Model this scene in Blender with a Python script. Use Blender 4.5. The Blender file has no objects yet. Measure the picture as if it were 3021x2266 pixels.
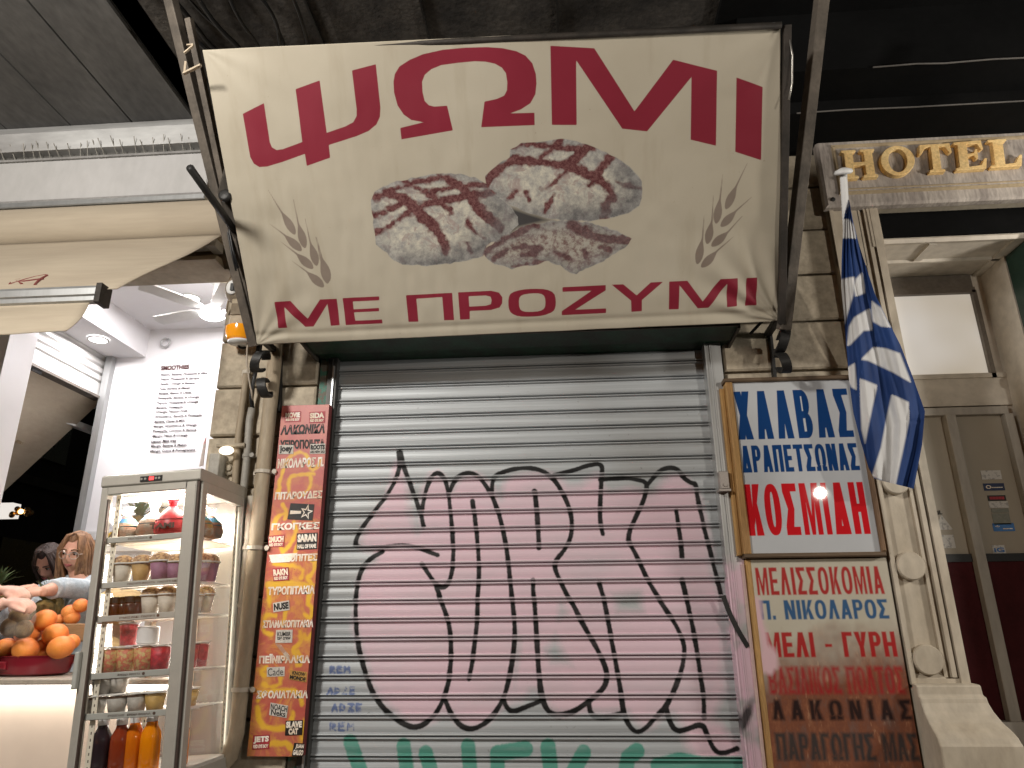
import bpy, bmesh, math, random
import numpy as np
from mathutils import Vector, Matrix
random.seed(7); RNG = np.random.default_rng(7)
SC = bpy.context.scene
COL = SC.collection
R = math.radians

# ------------------------------------------------------------------ camera
YAW, PIT, ROL, FPX = -0.0691012, 0.329482, -0.00816197, 2110.17
CAM = np.array([0.0, -3.5, 1.55])
_f = np.array([math.sin(YAW), math.cos(YAW), 0]); _r = np.array([math.cos(YAW), -math.sin(YAW), 0]); _u = np.array([0, 0, 1.0])
F2 = _f*math.cos(PIT) + _u*math.sin(PIT); _u2 = _u*math.cos(PIT) - _f*math.sin(PIT)
R3 = _r*math.cos(ROL) + _u2*math.sin(ROL); U3 = _u2*math.cos(ROL) - _r*math.sin(ROL)
cam = bpy.data.cameras.new("camera"); camo = bpy.data.objects.new("camera", cam); COL.objects.link(camo)
m = Matrix.Identity(4)
for i in range(3):
    m[i][0] = R3[i]; m[i][1] = U3[i]; m[i][2] = -F2[i]; m[i][3] = CAM[i]
camo.matrix_world = m
cam.sensor_width = 36; cam.lens = FPX/3021*36; cam.clip_start = 0.05; cam.clip_end = 300
SC.camera = camo

# ------------------------------------------------------------------ world, lamps, exposure
w = bpy.data.worlds.new("World"); SC.world = w; w.use_nodes = True
nt = w.node_tree; bg = nt.nodes["Background"]
sky = nt.nodes.new("ShaderNodeTexSky"); sky.sky_type = 'NISHITA'; sky.sun_disc = False
sky.sun_elevation = R(1.0); sky.sun_rotation = R(205); sky.altitude = 0
nt.links.new(sky.outputs[0], bg.inputs[0]); bg.inputs[1].default_value = 0.035

def lamp(name, kind, loc, energy, col=(1, 1, 1), size=.1, target=None, **kw):
    l = bpy.data.lights.new(name, kind); l.energy = energy; l.color = col
    if kind == 'AREA': l.size = size
    elif kind == 'SUN': l.angle = size
    else: l.shadow_soft_size = size
    for k_, v in kw.items(): setattr(l, k_, v)
    o = bpy.data.objects.new(name, l); COL.objects.link(o); o.location = loc
    if target is not None:
        o.rotation_euler = (Vector(target)-Vector(loc)).to_track_quat('-Z', 'Y').to_euler()
    return o
WARM = (1.0, .80, .56)
lamp("street_lamp_light", 'POINT', (-2.35, -3.4, 3.95), 480, (1.0, .955, .885), .22)
lamp("street_lamp_light", 'POINT', (4.1, -1.5, 2.75), 235, (1.0, .945, .86), .20)
lamp("street_lamp_light", 'POINT', (2.76, -4.6, 2.9), 150, (1.0, .93, .82), .05)
SC.view_settings.view_transform = 'Standard'; SC.view_settings.look = 'None'
SC.view_settings.exposure = 0.0; SC.view_settings.gamma = 1; SC.view_settings.use_curve_mapping = False
SC.render.engine = 'CYCLES'
SC.cycles.use_denoising = True
SC.cycles.max_bounces = 8; SC.cycles.transparent_max_bounces = 24; SC.cycles.caustics_reflective = False; SC.cycles.caustics_refractive = False
SC.cycles.sample_clamp_indirect = 4.0

# ------------------------------------------------------------------ photo measurement helpers: a point of the photo on a known plane of the place
KD = 3021/2212
def ray(x, y): return F2 + R3*(x-1510.5)/FPX - U3*(y-1133)/FPX
def sY(x, y, Y): d = ray(x, y); return CAM + d*((Y-CAM[1])/d[1])
def sX(x, y, X): d = ray(x, y); return CAM + d*((X-CAM[0])/d[0])
def sZ(x, y, Z): d = ray(x, y); return CAM + d*((Z-CAM[2])/d[2])
def pY(x, y, Y): return sY(x*KD, y*KD, Y)
def pX(x, y, X): return sX(x*KD, y*KD, X)
def pZ(x, y, Z): return sZ(x*KD, y*KD, Z)

# ------------------------------------------------------------------ mesh helpers
class MB:
    def __init__(s): s.v = []; s.f = []; s.mi = []; s.cur = 0
    def add(s, vs, fs):
        o = len(s.v); s.v += [tuple(float(c) for c in p) for p in vs]
        s.f += [tuple(i+o for i in f) for f in fs]; s.mi += [s.cur]*len(fs); return s
    def box(s, x0, x1, y0, y1, z0, z1):
        return s.add([(x0, y0, z0), (x1, y0, z0), (x1, y1, z0), (x0, y1, z0), (x0, y0, z1), (x1, y0, z1), (x1, y1, z1), (x0, y1, z1)],
                     [(0, 3, 2, 1), (4, 5, 6, 7), (0, 1, 5, 4), (1, 2, 6, 5), (2, 3, 7, 6), (3, 0, 4, 7)])
    def bbox(s, x0, x1, y0, y1, z0, z1, b=.006):
        # box whose front (-Y) edges are chamfered
        return s.add([(x0+b, y0, z0+b), (x1-b, y0, z0+b), (x1-b, y0, z1-b), (x0+b, y0, z1-b),
                      (x0, y0+b, z0), (x1, y0+b, z0), (x1, y0+b, z1), (x0, y0+b, z1),
                      (x0, y1, z0), (x1, y1, z0), (x1, y1, z1), (x0, y1, z1)],
                     [(0, 1, 2, 3), (0, 4, 5, 1), (1, 5, 6, 2), (2, 6, 7, 3), (3, 7, 4, 0),
                      (4, 8, 9, 5), (5, 9, 10, 6), (6, 10, 11, 7), (7, 11, 8, 4), (8, 11, 10, 9)])
    def bar(s, a, b, wx, wy, up=(0, 0, 1)):
        a = Vector(a); b = Vector(b); d = (b-a).normalized(); u = Vector(up)
        sd = d.cross(u)
        if sd.length < 1e-4: sd = d.cross(Vector((1, 0, 0)))
        sd.normalize(); u = sd.cross(d); vs = []
        for p in (a, b):
            for q in ((-1, -1), (1, -1), (1, 1), (-1, 1)): vs.append(p+sd*q[0]*wx/2+u*q[1]*wy/2)
        return s.add(vs, [(0, 1, 2, 3), (7, 6, 5, 4), (0, 4, 5, 1), (1, 5, 6, 2), (2, 6, 7, 3), (3, 7, 4, 0)])
    def tube(s, pts, r, n=10, cap=True):
        pts = [Vector(p) for p in pts]; k = len(pts); rr = r if hasattr(r, '__len__') else [r]*k
        vs = []; fs = []; prev = None
        for i, p in enumerate(pts):
            d = (pts[min(i+1, k-1)]-pts[max(i-1, 0)]).normalized()
            if prev is None:
                a = d.cross(Vector((0, 0, 1)))
                if a.length < .05: a = d.cross(Vector((1, 0, 0)))
            else: a = prev-d*prev.dot(d)
            a.normalize(); prev = a; b = d.cross(a)
            for j in range(n):
                t = 2*math.pi*j/n; vs.append(p+(a*math.cos(t)+b*math.sin(t))*rr[i])
        for i in range(k-1):
            for j in range(n):
                fs.append((i*n+j, i*n+(j+1) % n, (i+1)*n+(j+1) % n, (i+1)*n+j))
        if cap: fs += [tuple(range(n))[::-1], tuple(range((k-1)*n, k*n))]
        return s.add(vs, fs)
    def lathe(s, prof, c=(0, 0, 0), n=20, ax='Z', sx=1, sy=1, close=True):
        vs = []; fs = []; k = len(prof)
        for r, h in prof:
            for j in range(n):
                t = 2*math.pi*j/n; x, y = r*math.cos(t)*sx, r*math.sin(t)*sy
                p = (x, y, h) if ax == 'Z' else ((x, h, y) if ax == 'Y' else (h, x, y))
                vs.append((p[0]+c[0], p[1]+c[1], p[2]+c[2]))
        for i in range(k-1):
            for j in range(n): fs.append((i*n+j, i*n+(j+1) % n, (i+1)*n+(j+1) % n, (i+1)*n+j))
        if close:
            if prof[0][0] > 1e-5: fs.append(tuple(range(n))[::-1])
            if prof[-1][0] > 1e-5: fs.append(tuple(range((k-1)*n, k*n)))
        return s.add(vs, fs)
    def ball(s, c, r, n=16, mm=10, sc=(1, 1, 1), rot=None):
        vs = []; fs = []
        for i in range(mm+1):
            t = math.pi*i/mm
            for j in range(n):
                p = 2*math.pi*j/n
                q = Vector((r*sc[0]*math.sin(t)*math.cos(p), r*sc[1]*math.sin(t)*math.sin(p), r*sc[2]*math.cos(t)))
                if rot is not None: q = rot @ q
                vs.append((q[0]+c[0], q[1]+c[1], q[2]+c[2]))
        for i in range(mm):
            for j in range(n): fs.append((i*n+j, (i+1)*n+j, (i+1)*n+(j+1) % n, i*n+(j+1) % n))
        return s.add(vs, fs)
    def prism(s, poly, y0, y1):
        # polygon in (x,z), thickness along y
        n = len(poly); vs = [(p[0], y0, p[1]) for p in poly]+[(p[0], y1, p[1]) for p in poly]
        return s.add(vs, [tuple(range(n)), tuple(range(n, 2*n))[::-1]]+[(i, i+n, (i+1) % n+n, (i+1) % n) for i in range(n)])
    def extr(s, prof, axis, a, b):
        # profile extruded along X from a to b: prof in (y,z)
        n = len(prof); vs = [(a, p[0], p[1]) for p in prof]+[(b, p[0], p[1]) for p in prof]
        if axis == 'Y': vs = [(p[0], a, p[1]) for p in prof]+[(p[0], b, p[1]) for p in prof]
        if axis == 'Z': vs = [(p[0], p[1], a) for p in prof]+[(p[0], p[1], b) for p in prof]
        return s.add(vs, [tuple(range(n)), tuple(range(n, 2*n))[::-1]]+[(i, i+n, (i+1) % n+n, (i+1) % n) for i in range(n)])
    def quad(s, a, b, c, d): return s.add([a, b, c, d], [(0, 1, 2, 3)])
    def slab(s, pts, off):
        # thick sheet: outline pts, moved by off
        n = len(pts); o = np.array(off, float); vs = [np.array(p, float) for p in pts]; vs = vs+[p+o for p in vs]
        return s.add(vs, [tuple(range(n)), tuple(range(n, 2*n))[::-1]]+[(i, i+n, (i+1) % n+n, (i+1) % n) for i in range(n)])
    def build(s, name, mats, parent=None, smooth=False, bevel=0):
        me = bpy.data.meshes.new(name); o = bpy.data.objects.new(name, me); COL.objects.link(o)
        v = np.array(s.v, float).reshape(-1, 3)
        if parent is not None: o.parent = parent; v = v-np.array(wloc(parent))
        me.from_pydata([tuple(p) for p in v], [], s.f)
        if not isinstance(mats, (list, tuple)): mats = [mats]
        for q in mats: me.materials.append(q)
        if len(mats) > 1:
            me.polygons.foreach_set('material_index', s.mi)
        bm = bmesh.new(); bm.from_mesh(me); bmesh.ops.recalc_face_normals(bm, faces=bm.faces); bm.to_mesh(me); bm.free()
        if smooth:
            me.polygons.foreach_set('use_smooth', [True]*len(me.polygons))
            if smooth == 'auto':
                try: me.set_sharp_from_angle(angle=R(38))
                except Exception: pass
        if bevel:
            b = o.modifiers.new("bevel", 'BEVEL'); b.width = bevel; b.segments = 2; b.limit_method = 'ANGLE'; b.angle_limit = R(40)
        return o
def wloc(o):
    p = Vector((0, 0, 0))
    while o is not None: p = p+o.location; o = o.parent
    return p
def thing(name, label, cat, loc=(0, 0, 0), group=None):
    o = bpy.data.objects.new(name, None); COL.objects.link(o); o.location = loc; o.empty_display_size = .05
    o['label'] = label; o['category'] = cat
    if group: o['group'] = group
    return o
def tag(o, label, cat, group=None):
    o['label'] = label; o['category'] = cat
    if group: o['group'] = group
    return o
def structure(o): o['kind'] = 'structure'; return o
def dup(root, loc, label=None, group=None, rz=None, scale=None):
    r = root.copy(); COL.objects.link(r); r.location = loc
    if label: r['label'] = label
    if group: r['group'] = group
    if rz is not None: r.rotation_euler = (0, 0, rz)
    if scale is not None: r.scale = scale
    for ch in list(root.children):
        c = ch.copy(); COL.objects.link(c); c.parent = r
        for g in ch.children:
            d = g.copy(); COL.objects.link(d); d.parent = c
    return r

def grid_mesh(name, P, mat, parent=None, attrs=None, smooth=True, thick=0):
    nv, nu = P.shape[:2]; V = P.reshape(-1, 3).astype(np.float64)
    me = bpy.data.meshes.new(name); o = bpy.data.objects.new(name, me); COL.objects.link(o)
    if parent is not None: o.parent = parent; V = V-np.array(wloc(parent))
    nf = (nv-1)*(nu-1); i = np.arange(nv*nu).reshape(nv, nu)
    q = np.stack([i[:-1, :-1], i[:-1, 1:], i[1:, 1:], i[1:, :-1]], -1).reshape(-1)
    me.vertices.add(nv*nu); me.vertices.foreach_set('co', V.reshape(-1))
    me.loops.add(nf*4); me.loops.foreach_set('vertex_index', q.astype(np.int32))
    me.polygons.add(nf); me.polygons.foreach_set('loop_start', np.arange(0, nf*4, 4, dtype=np.int32))
    me.polygons.foreach_set('loop_total', np.full(nf, 4, dtype=np.int32))
    me.polygons.foreach_set('use_smooth', np.full(nf, bool(smooth)))
    me.update(calc_edges=True); me.validate()
    for k_, a in (attrs or {}).items():
        at = me.attributes.new(k_, 'FLOAT', 'POINT'); at.data.foreach_set('value', a.reshape(-1).astype(np.float32))
    me.materials.append(mat)
    if thick:
        md = o.modifiers.new("thickness", 'SOLIDIFY'); md.thickness = thick; md.offset = -1
    return o

# ------------------------------------------------------------------ signed distance helpers (printed and painted areas)
BIG = 9.0
def sd_poly(P, V):
    V = np.array(V, float); out = np.full(len(P), BIG); lo = V.min(0)-.1; hi = V.max(0)+.1
    sel = np.where((P[:, 0] > lo[0]) & (P[:, 0] < hi[0]) & (P[:, 1] > lo[1]) & (P[:, 1] < hi[1]))[0]
    if not len(sel): return out
    Q = P[sel]; d = np.full(len(Q), 1e9); ins = np.zeros(len(Q), bool); n = len(V)
    for i in range(n):
        a = V[i]; b = V[(i+1) % n]; e = b-a; wv = Q-a; L = e@e
        if L < 1e-14: continue
        t = np.clip((wv@e)/L, 0, 1); dd = wv-t[:, None]*e; d = np.minimum(d, (dd**2).sum(1))
        c = (a[1] <= Q[:, 1]) != (b[1] <= Q[:, 1])
        if e[1] != 0: ins ^= c & (Q[:, 0] < a[0]+(Q[:, 1]-a[1])*e[0]/e[1])
    d = np.sqrt(d); out[sel] = np.where(ins, -d, d); return out
def sd_line(P, V, r):
    V = np.array(V, float); out = np.full(len(P), BIG); rm = np.max(r); lo = V.min(0)-.1-rm; hi = V.max(0)+.1+rm
    sel = np.where((P[:, 0] > lo[0]) & (P[:, 0] < hi[0]) & (P[:, 1] > lo[1]) & (P[:, 1] < hi[1]))[0]
    if not len(sel): return out
    Q = P[sel]; d = np.full(len(Q), 1e9)
    for i in range(len(V)-1):
        a = V[i]; b = V[i+1]; e = b-a; wv = Q-a; L = e@e+1e-12
        t = np.clip((wv@e)/L, 0, 1); dd = wv-t[:, None]*e
        rr = r if not hasattr(r, '__len__') else r[i]+(r[i+1]-r[i])*t
        d = np.minimum(d, np.sqrt((dd**2).sum(1))-rr)
    out[sel] = d; return out
def union(ds):
    o = ds[0]
    for d in ds[1:]: o = np.minimum(o, d)
    return o
def smooth_line(V, it=2):
    V = [np.array(p, float) for p in V]
    for _ in range(it):
        o = [V[0]]
        for a, b in zip(V[:-1], V[1:]): o += [a*.75+b*.25, a*.25+b*.75]
        o.append(V[-1]); V = o
    return np.array(V)
def smooth_poly(V, it=1):
    V = [np.array(p, float) for p in V]
    for _ in range(it):
        o = []
        for i in range(len(V)):
            a, b = V[i], V[(i+1) % len(V)]; o += [a*.75+b*.25, a*.25+b*.75]
        V = o
    return np.array(V)
def vnoise(shape, step, seed=0):
    g = np.random.default_rng(seed); h, w_ = shape; gy, gx = int(h/step)+3, int(w_/step)+3
    A = g.random((gy, gx)); y = np.arange(h)/step; x = np.arange(w_)/step
    yi = y.astype(int); xi = x.astype(int); fy = (y-yi)[:, None]; fx = (x-xi)[None]
    fy = fy*fy*(3-2*fy); fx = fx*fx*(3-2*fx)
    a = A[np.ix_(yi, xi)]; b = A[np.ix_(yi, xi+1)]; c = A[np.ix_(yi+1, xi)]; d = A[np.ix_(yi+1, xi+1)]
    return (a*(1-fx)+b*fx)*(1-fy)+(c*(1-fx)+d*fx)*fy

# ------------------------------------------------------------------ materials
def c3(c): return (c[0], c[1], c[2], 1)
class NT:
    def __init__(s, name):
        s.m = bpy.data.materials.new(name); s.m.use_nodes = True; s.t = s.m.node_tree; s.n = s.t.nodes
        s.b = s.n["Principled BSDF"]; s.tc = s.n.new("ShaderNodeTexCoord")
    def link(s, a, b): s.t.links.new(a, b)
    def mapped(s, scale=(1, 1, 1), coord='Object'):
        mp = s.n.new("ShaderNodeMapping"); mp.inputs['Scale'].default_value = scale; s.link(s.tc.outputs[coord], mp.inputs[0]); return mp.outputs[0]
    def noise(s, scale, detail=5, stretch=(1, 1, 1), rough=.55, dist=0):
        n = s.n.new("ShaderNodeTexNoise"); n.inputs['Scale'].default_value = scale; n.inputs['Detail'].default_value = detail
        n.inputs['Roughness'].default_value = rough; n.inputs['Distortion'].default_value = dist
        s.link(s.mapped(stretch), n.inputs['Vector']); return n.outputs[0]
    def rng(s, x, a, b, c=0, d=1):
        n = s.n.new("ShaderNodeMapRange"); s.link(x, n.inputs[0])
        for i, v in enumerate((a, b, c, d)): n.inputs[i+1].default_value = v
        return n.outputs[0]
    def mix(s, f, a, b, mode='MIX'):
        n = s.n.new("ShaderNodeMix"); n.data_type = 'RGBA'; n.blend_type = mode
        for v, i in ((f, 0), (a, 6), (b, 7)):
            if isinstance(v, (int, float)): n.inputs[i].default_value = v
            elif isinstance(v, (tuple, list)): n.inputs[i].default_value = c3(v)
            else: s.link(v, n.inputs[i])
        return n.outputs[2]
    def math(s, op, a, b=None):
        n = s.n.new("ShaderNodeMath"); n.operation = op
        for v, i in ((a, 0), (b, 1)):
            if v is None: continue
            if isinstance(v, (int, float)): n.inputs[i].default_value = v
            else: s.link(v, n.inputs[i])
        return n.outputs[0]
    def attr(s, name):
        n = s.n.new("ShaderNodeAttribute"); n.attribute_name = name; return n.outputs['Fac']
    def mask(s, name, wd=.0015, off=0.0, wob=None, amp=0):
        x = s.attr(name)
        if wob is not None: x = s.math('ADD', x, s.rng(wob, 0, 1, -amp, amp))
        return s.rng(x, off-wd, off+wd, 1, 0)
    def bump(s, h, st=.3, dist=.01):
        n = s.n.new("ShaderNodeBump"); n.inputs['Strength'].default_value = st; n.inputs['Distance'].default_value = dist
        s.link(h, n.inputs['Height'])
        prev = s.b.inputs['Normal'].links
        if prev: s.link(prev[0].from_socket, n.inputs['Normal'])
        s.link(n.outputs[0], s.b.inputs['Normal'])
    def set(s, color=None, rough=None, metal=None, spec=None, **kw):
        for k_, v in (('Base Color', color), ('Roughness', rough), ('Metallic', metal), ('Specular IOR Level', spec)):
            if v is None: continue
            if isinstance(v, (tuple, list)): s.b.inputs[k_].default_value = c3(v)
            elif isinstance(v, (int, float)): s.b.inputs[k_].default_value = v
            else: s.link(v, s.b.inputs[k_])
        return s
def mat(name, c, c2=None, rough=.6, metal=0, sc=6, stretch=(1, 1, 1), bump=0, bsc=60, spec=.4, lo=.35, hi=.68, fine=.12):
    s = NT(name); c2 = c2 or tuple(x*.72 for x in c)
    f = s.rng(s.noise(sc, 6, stretch), lo, hi); col = s.mix(f, c2, c)
    if fine:
        g = s.rng(s.noise(sc*9, 4, stretch), .3, .7, 1-fine, 1+fine)
        n = s.n.new("ShaderNodeVectorMath"); n.operation = 'SCALE'; s.link(col, n.inputs[0]); s.link(g, n.inputs['Scale']); col = n.outputs[0]
    s.set(col, None, metal, spec); s.link(s.rng(f, 0, 1, min(1, rough+.12), rough), s.b.inputs['Roughness'])
    if bump: s.bump(s.noise(bsc, 5, stretch), bump, .01)
    return s.m
def emis(name, c, st):
    s = NT(name); s.set((0, 0, 0)); s.b.inputs['Emission Color'].default_value = c3(c); s.b.inputs['Emission Strength'].default_value = st; return s.m
def clear(name, tint=(1, 1, 1), amount=.9, rough=.03):
    s = NT(name); s.set((1, 1, 1), rough, 0, .5); tr = s.n.new("ShaderNodeBsdfTransparent"); tr.inputs[0].default_value = c3(tint)
    mx = s.n.new("ShaderNodeMixShader"); mx.inputs[0].default_value = amount
    s.set((.8, .8, .8)); s.link(s.b.outputs[0], mx.inputs[1]); s.link(tr.outputs[0], mx.inputs[2])
    s.link(mx.outputs[0], s.n["Material Output"].inputs[0]); return s.m
def glass(name, tint=(1, 1, 1)):
    s = NT(name); gl = s.n.new("ShaderNodeBsdfGlossy"); gl.inputs['Roughness'].default_value = .02
    tr = s.n.new("ShaderNodeBsdfTransparent"); tr.inputs[0].default_value = c3(tint); lw_ = s.n.new("ShaderNodeLayerWeight"); lw_.inputs[0].default_value = .12
    mx = s.n.new("ShaderNodeMixShader"); s.link(s.rng(lw_.outputs['Facing'], 0, 1, .02, .30), mx.inputs[0]); s.link(tr.outputs[0], mx.inputs[1]); s.link(gl.outputs[0], mx.inputs[2])
    s.link(mx.outputs[0], s.n["Material Output"].inputs[0]); return s.m

STONE = mat("limestone", (.50, .435, .335), (.385, .325, .245), .8, sc=3.2, bump=.28, bsc=45, spec=.25, fine=.2)
STONE2 = mat("smooth_limestone", (.42, .37, .29), (.32, .275, .21), .75, sc=2.5, bump=.2, bsc=60, spec=.25)
MORTAR = mat("dark_joint_stone", (.24, .20, .145), None, .9, sc=8)  # dark mortar colour of the joints and sign backs
MARBLE = mat("weathered_marble", (.53, .47, .38), (.38, .32, .24), .5, sc=3, stretch=(1, 1, .45), bump=.12, bsc=50, spec=.35)
PLASTER = mat("hotel_plaster", (.60, .545, .465), (.50, .45, .38), .7, sc=2, bump=.06, bsc=80)
WHITE = mat("white_wall_paint", (.80, .79, .80), (.77, .755, .765), .55, sc=1.5, fine=.01)
WPLAST = mat("white_plastic", (.78, .78, .77), (.7, .7, .69), .35, sc=4, fine=.02)
FASCIA = mat("white_fascia_panel", (.50, .49, .485), (.44, .43, .42), .38, sc=2.2, stretch=(1, 1, .5), fine=.05, bump=.03, bsc=12)
TAN = mat("tan_awning_fabric", (.42, .36, .275), (.37, .31, .235), .85, sc=1.6, stretch=(.3, 1, 3), bump=.15, bsc=18, fine=.05)
ALU = mat("brushed_aluminium", (.52, .53, .53), (.40, .41, .41), .36, .75, sc=4, stretch=(1, 1, .08), fine=.08)
GALV = mat("galvanised_flashing", (.72, .72, .71), (.40, .39, .38), .3, .25, sc=2.0, stretch=(.5, 1, 1.5), fine=.1, bump=.12, bsc=7)
DARKMET = mat("dark_rusty_steel", (.055, .045, .038), (.03, .026, .022), .6, .4, sc=10, bump=.2, bsc=80)
BEAM = mat("weathered_steel_beam", (.15, .125, .10), (.07, .06, .05), .65, .3, sc=7, stretch=(1, .3, 1), bump=.25, bsc=50)
BLACK = mat("black_iron", (.022, .021, .02), None, .5, .2, sc=12, bump=.2, bsc=60)
BLACKP = mat("black_plastic", (.015, .015, .016), None, .35, 0, sc=12)
CANOPY = mat("dark_sheet_ceiling", (.13, .125, .12), (.085, .082, .08), .7, 0, sc=3, stretch=(1, .4, 1), fine=.18, bump=.06, bsc=30)
CONC = mat("dark_concrete", (.075, .066, .057), (.025, .022, .02), .9, sc=4.5, bump=.6, bsc=22, fine=.3)  # concrete mottled between two dark tones
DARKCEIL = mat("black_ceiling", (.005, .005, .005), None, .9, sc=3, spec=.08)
GREENP = mat("dark_green_paint", (.012, .055, .028), (.028, .035, .028), .45, sc=9, fine=.2)
GREENB = mat("peeling_green_paint", (.07, .20, .15), (.17, .155, .125), .6, sc=22, lo=.5, hi=.56, fine=.2)
PIPE = mat("beige_painted_pipe", (.38, .31, .22), (.27, .215, .15), .55, sc=5, stretch=(1, 1, .3), fine=.15)
PIPEW = mat("pale_pvc_pipe", (.55, .50, .42), (.45, .40, .33), .45, sc=5, stretch=(1, 1, .3))
GREYP = mat("grey_conduit", (.36, .34, .30), None, .5, sc=6)
FRAMEM = mat("fridge_grey_frame", (.45, .43, .385), (.40, .38, .335), .38, .25, sc=3, fine=.04)
WOOD = mat("orange_wood_frame", (.46, .27, .095), (.30, .165, .06), .6, sc=9, stretch=(3, 1, .25), bump=.2, bsc=40, fine=.2)
WOODD = mat("dark_wood_frame", (.13, .085, .05), None, .6, sc=9, stretch=(.25, 1, 3), bump=.2, bsc=40)
SHELFM = mat("white_wire", (.75, .73, .68), None, .4, sc=5, fine=.02)
RAILM = mat("price_rail", (.42, .42, .385), (.38, .38, .345), .35, sc=5, fine=.03)
GOLD = mat("gilded_letters", (.92, .68, .33), (.82, .54, .22), .45, .1, sc=9, fine=.2)
TERR = mat("pavement_slab", (.22, .21, .2), (.14, .13, .125), .8, sc=3, bump=.2, bsc=30)
ASPH = mat("asphalt", (.05, .05, .05), None, .9, sc=10, bump=.3, bsc=90)
NIGHT = mat("dark_street_building", (.045, .036, .03), (.025, .02, .018), .9, sc=1.5)
COUNTER = mat("counter_front", (.72, .60, .50), (.68, .565, .47), .45, sc=1.2, fine=.02)
CTOP = mat("counter_top", (.45, .40, .34), (.36, .31, .26), .35, sc=6)
REDD = mat("red_enamel", (.19, .012, .022), (.13, .008, .015), .15, spec=.6, sc=3, fine=.02)
ORANGE = mat("orange_peel", (.76, .28, .05), (.66, .16, .045), .42, sc=5, bump=.25, bsc=160, fine=.06)
ORANGE2 = mat("ripe_peach", (.78, .31, .07), (.62, .11, .04), .5, sc=9, bump=.05, bsc=100)
SKIN = mat("skin", (.70, .40, .29), (.62, .32, .22), .5, sc=14, fine=.04)
SKIN2 = mat("pale_skin", (.68, .43, .34), (.60, .34, .27), .5, sc=14, fine=.04)
LIP = mat("lips", (.42, .12, .11), None, .4, sc=20)
EYEW = mat("eye_white", (.75, .72, .68), None, .3, sc=20, fine=0)
EYED = mat("iris", (.06, .035, .02), None, .2, sc=20, fine=0)
BLOND = mat("light_brown_hair", (.38, .205, .10), (.15, .075, .04), .5, sc=14, stretch=(2.5, 2.5, .5), bump=.6, bsc=50)
BRUN = mat("dark_hair", (.085, .055, .045), (.04, .028, .024), .5, sc=14, stretch=(2.5, 2.5, .5), bump=.6, bsc=50)
DENIM = mat("pale_denim", (.62, .66, .68), (.36, .42, .46), .8, sc=16, bump=.35, bsc=70, fine=.15)
SHIRT = mat("olive_top", (.20, .18, .14), None, .85, sc=14, bump=.3, bsc=60)
DARKCL = mat("dark_jacket", (.06, .06, .075), None, .85, sc=12, bump=.3, bsc=60)
JEANS = mat("blue_jeans", (.08, .11, .18), None, .85, sc=12)
BANANA = mat("banana_skin", (.75, .50, .08), (.62, .38, .05), .5, sc=10)
LEAF = mat("pineapple_leaf", (.10, .16, .06), (.17, .20, .10), .5, sc=14)
PINE = mat("pineapple_skin", (.30, .19, .05), (.13, .10, .04), .7, sc=40, bump=.8, bsc=40)
MELON = mat("melon_rind", (.56, .40, .19), (.47, .33, .15), .6, sc=20, bump=.2, bsc=60)
GLASS = glass("window_glass"); CUP = clear("clear_cup_plastic", amount=.88); BAG = clear("thin_plastic_bag", amount=.88, rough=.2)
LEDW = emis("led_white", (1, .93, .82), 9); LEDF = emis("fridge_tube", (1, .92, .76), 22); DLITE = emis("downlight_diffuser", (1, .97, .95), 14)
RED_LED = emis("red_digit", (1, .05, .05), 3)

# ================================================================== SETTING: ground
structure(MB().box(-12, 12, -1.9, 12, -.3, -.002).build("pavement", TERR))
structure(MB().box(-60, 60, -60, -1.9, -.4, -.14).build("road", ASPH))

# ------------------------------------------------------------------ middle building: rusticated limestone front
bld = thing("stone_building", "rusticated beige limestone front around the closed metal shutter", "building", (-.2, 0, 0))
b = MB(); b.cur = 0
def course_blocks(b, x0, x1, zlo, zhi, splits=()):
    z = zlo
    while z < zhi-.02:
        zt = min(z+.265, zhi); xs = [x0]+[s_ for s_ in splits if x0 < s_ < x1]+[x1]
        for a_, c_ in zip(xs[:-1], xs[1:]):
            d = random.uniform(-.006, .006); b.bbox(a_+.006, c_-.006, -.05+d, .1, z+.006, zt-.006, .009)
        z = zt
course_blocks(b, -1.812, -1.255, .11, 4.45, (-1.60,))
course_blocks(b, .83, 1.475, .11, 4.45)
course_blocks(b, -1.255, .83, 3.025, 4.45, (-.6, .1))
b.build("stone_blocks", STONE, bld)
MB().box(-1.805, -1.25, .0, .5, 0, 4.45).box(.83, 1.475, 0, .5, 0, 4.45).box(-1.25, .83, .0, .5, 2.93, 4.45).build("mortar_backing", MORTAR, bld)
MB().box(-1.252, -1.205, -.035, .05, .4, 2.905).build("peeling_door_jamb", GREENB, bld)

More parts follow.
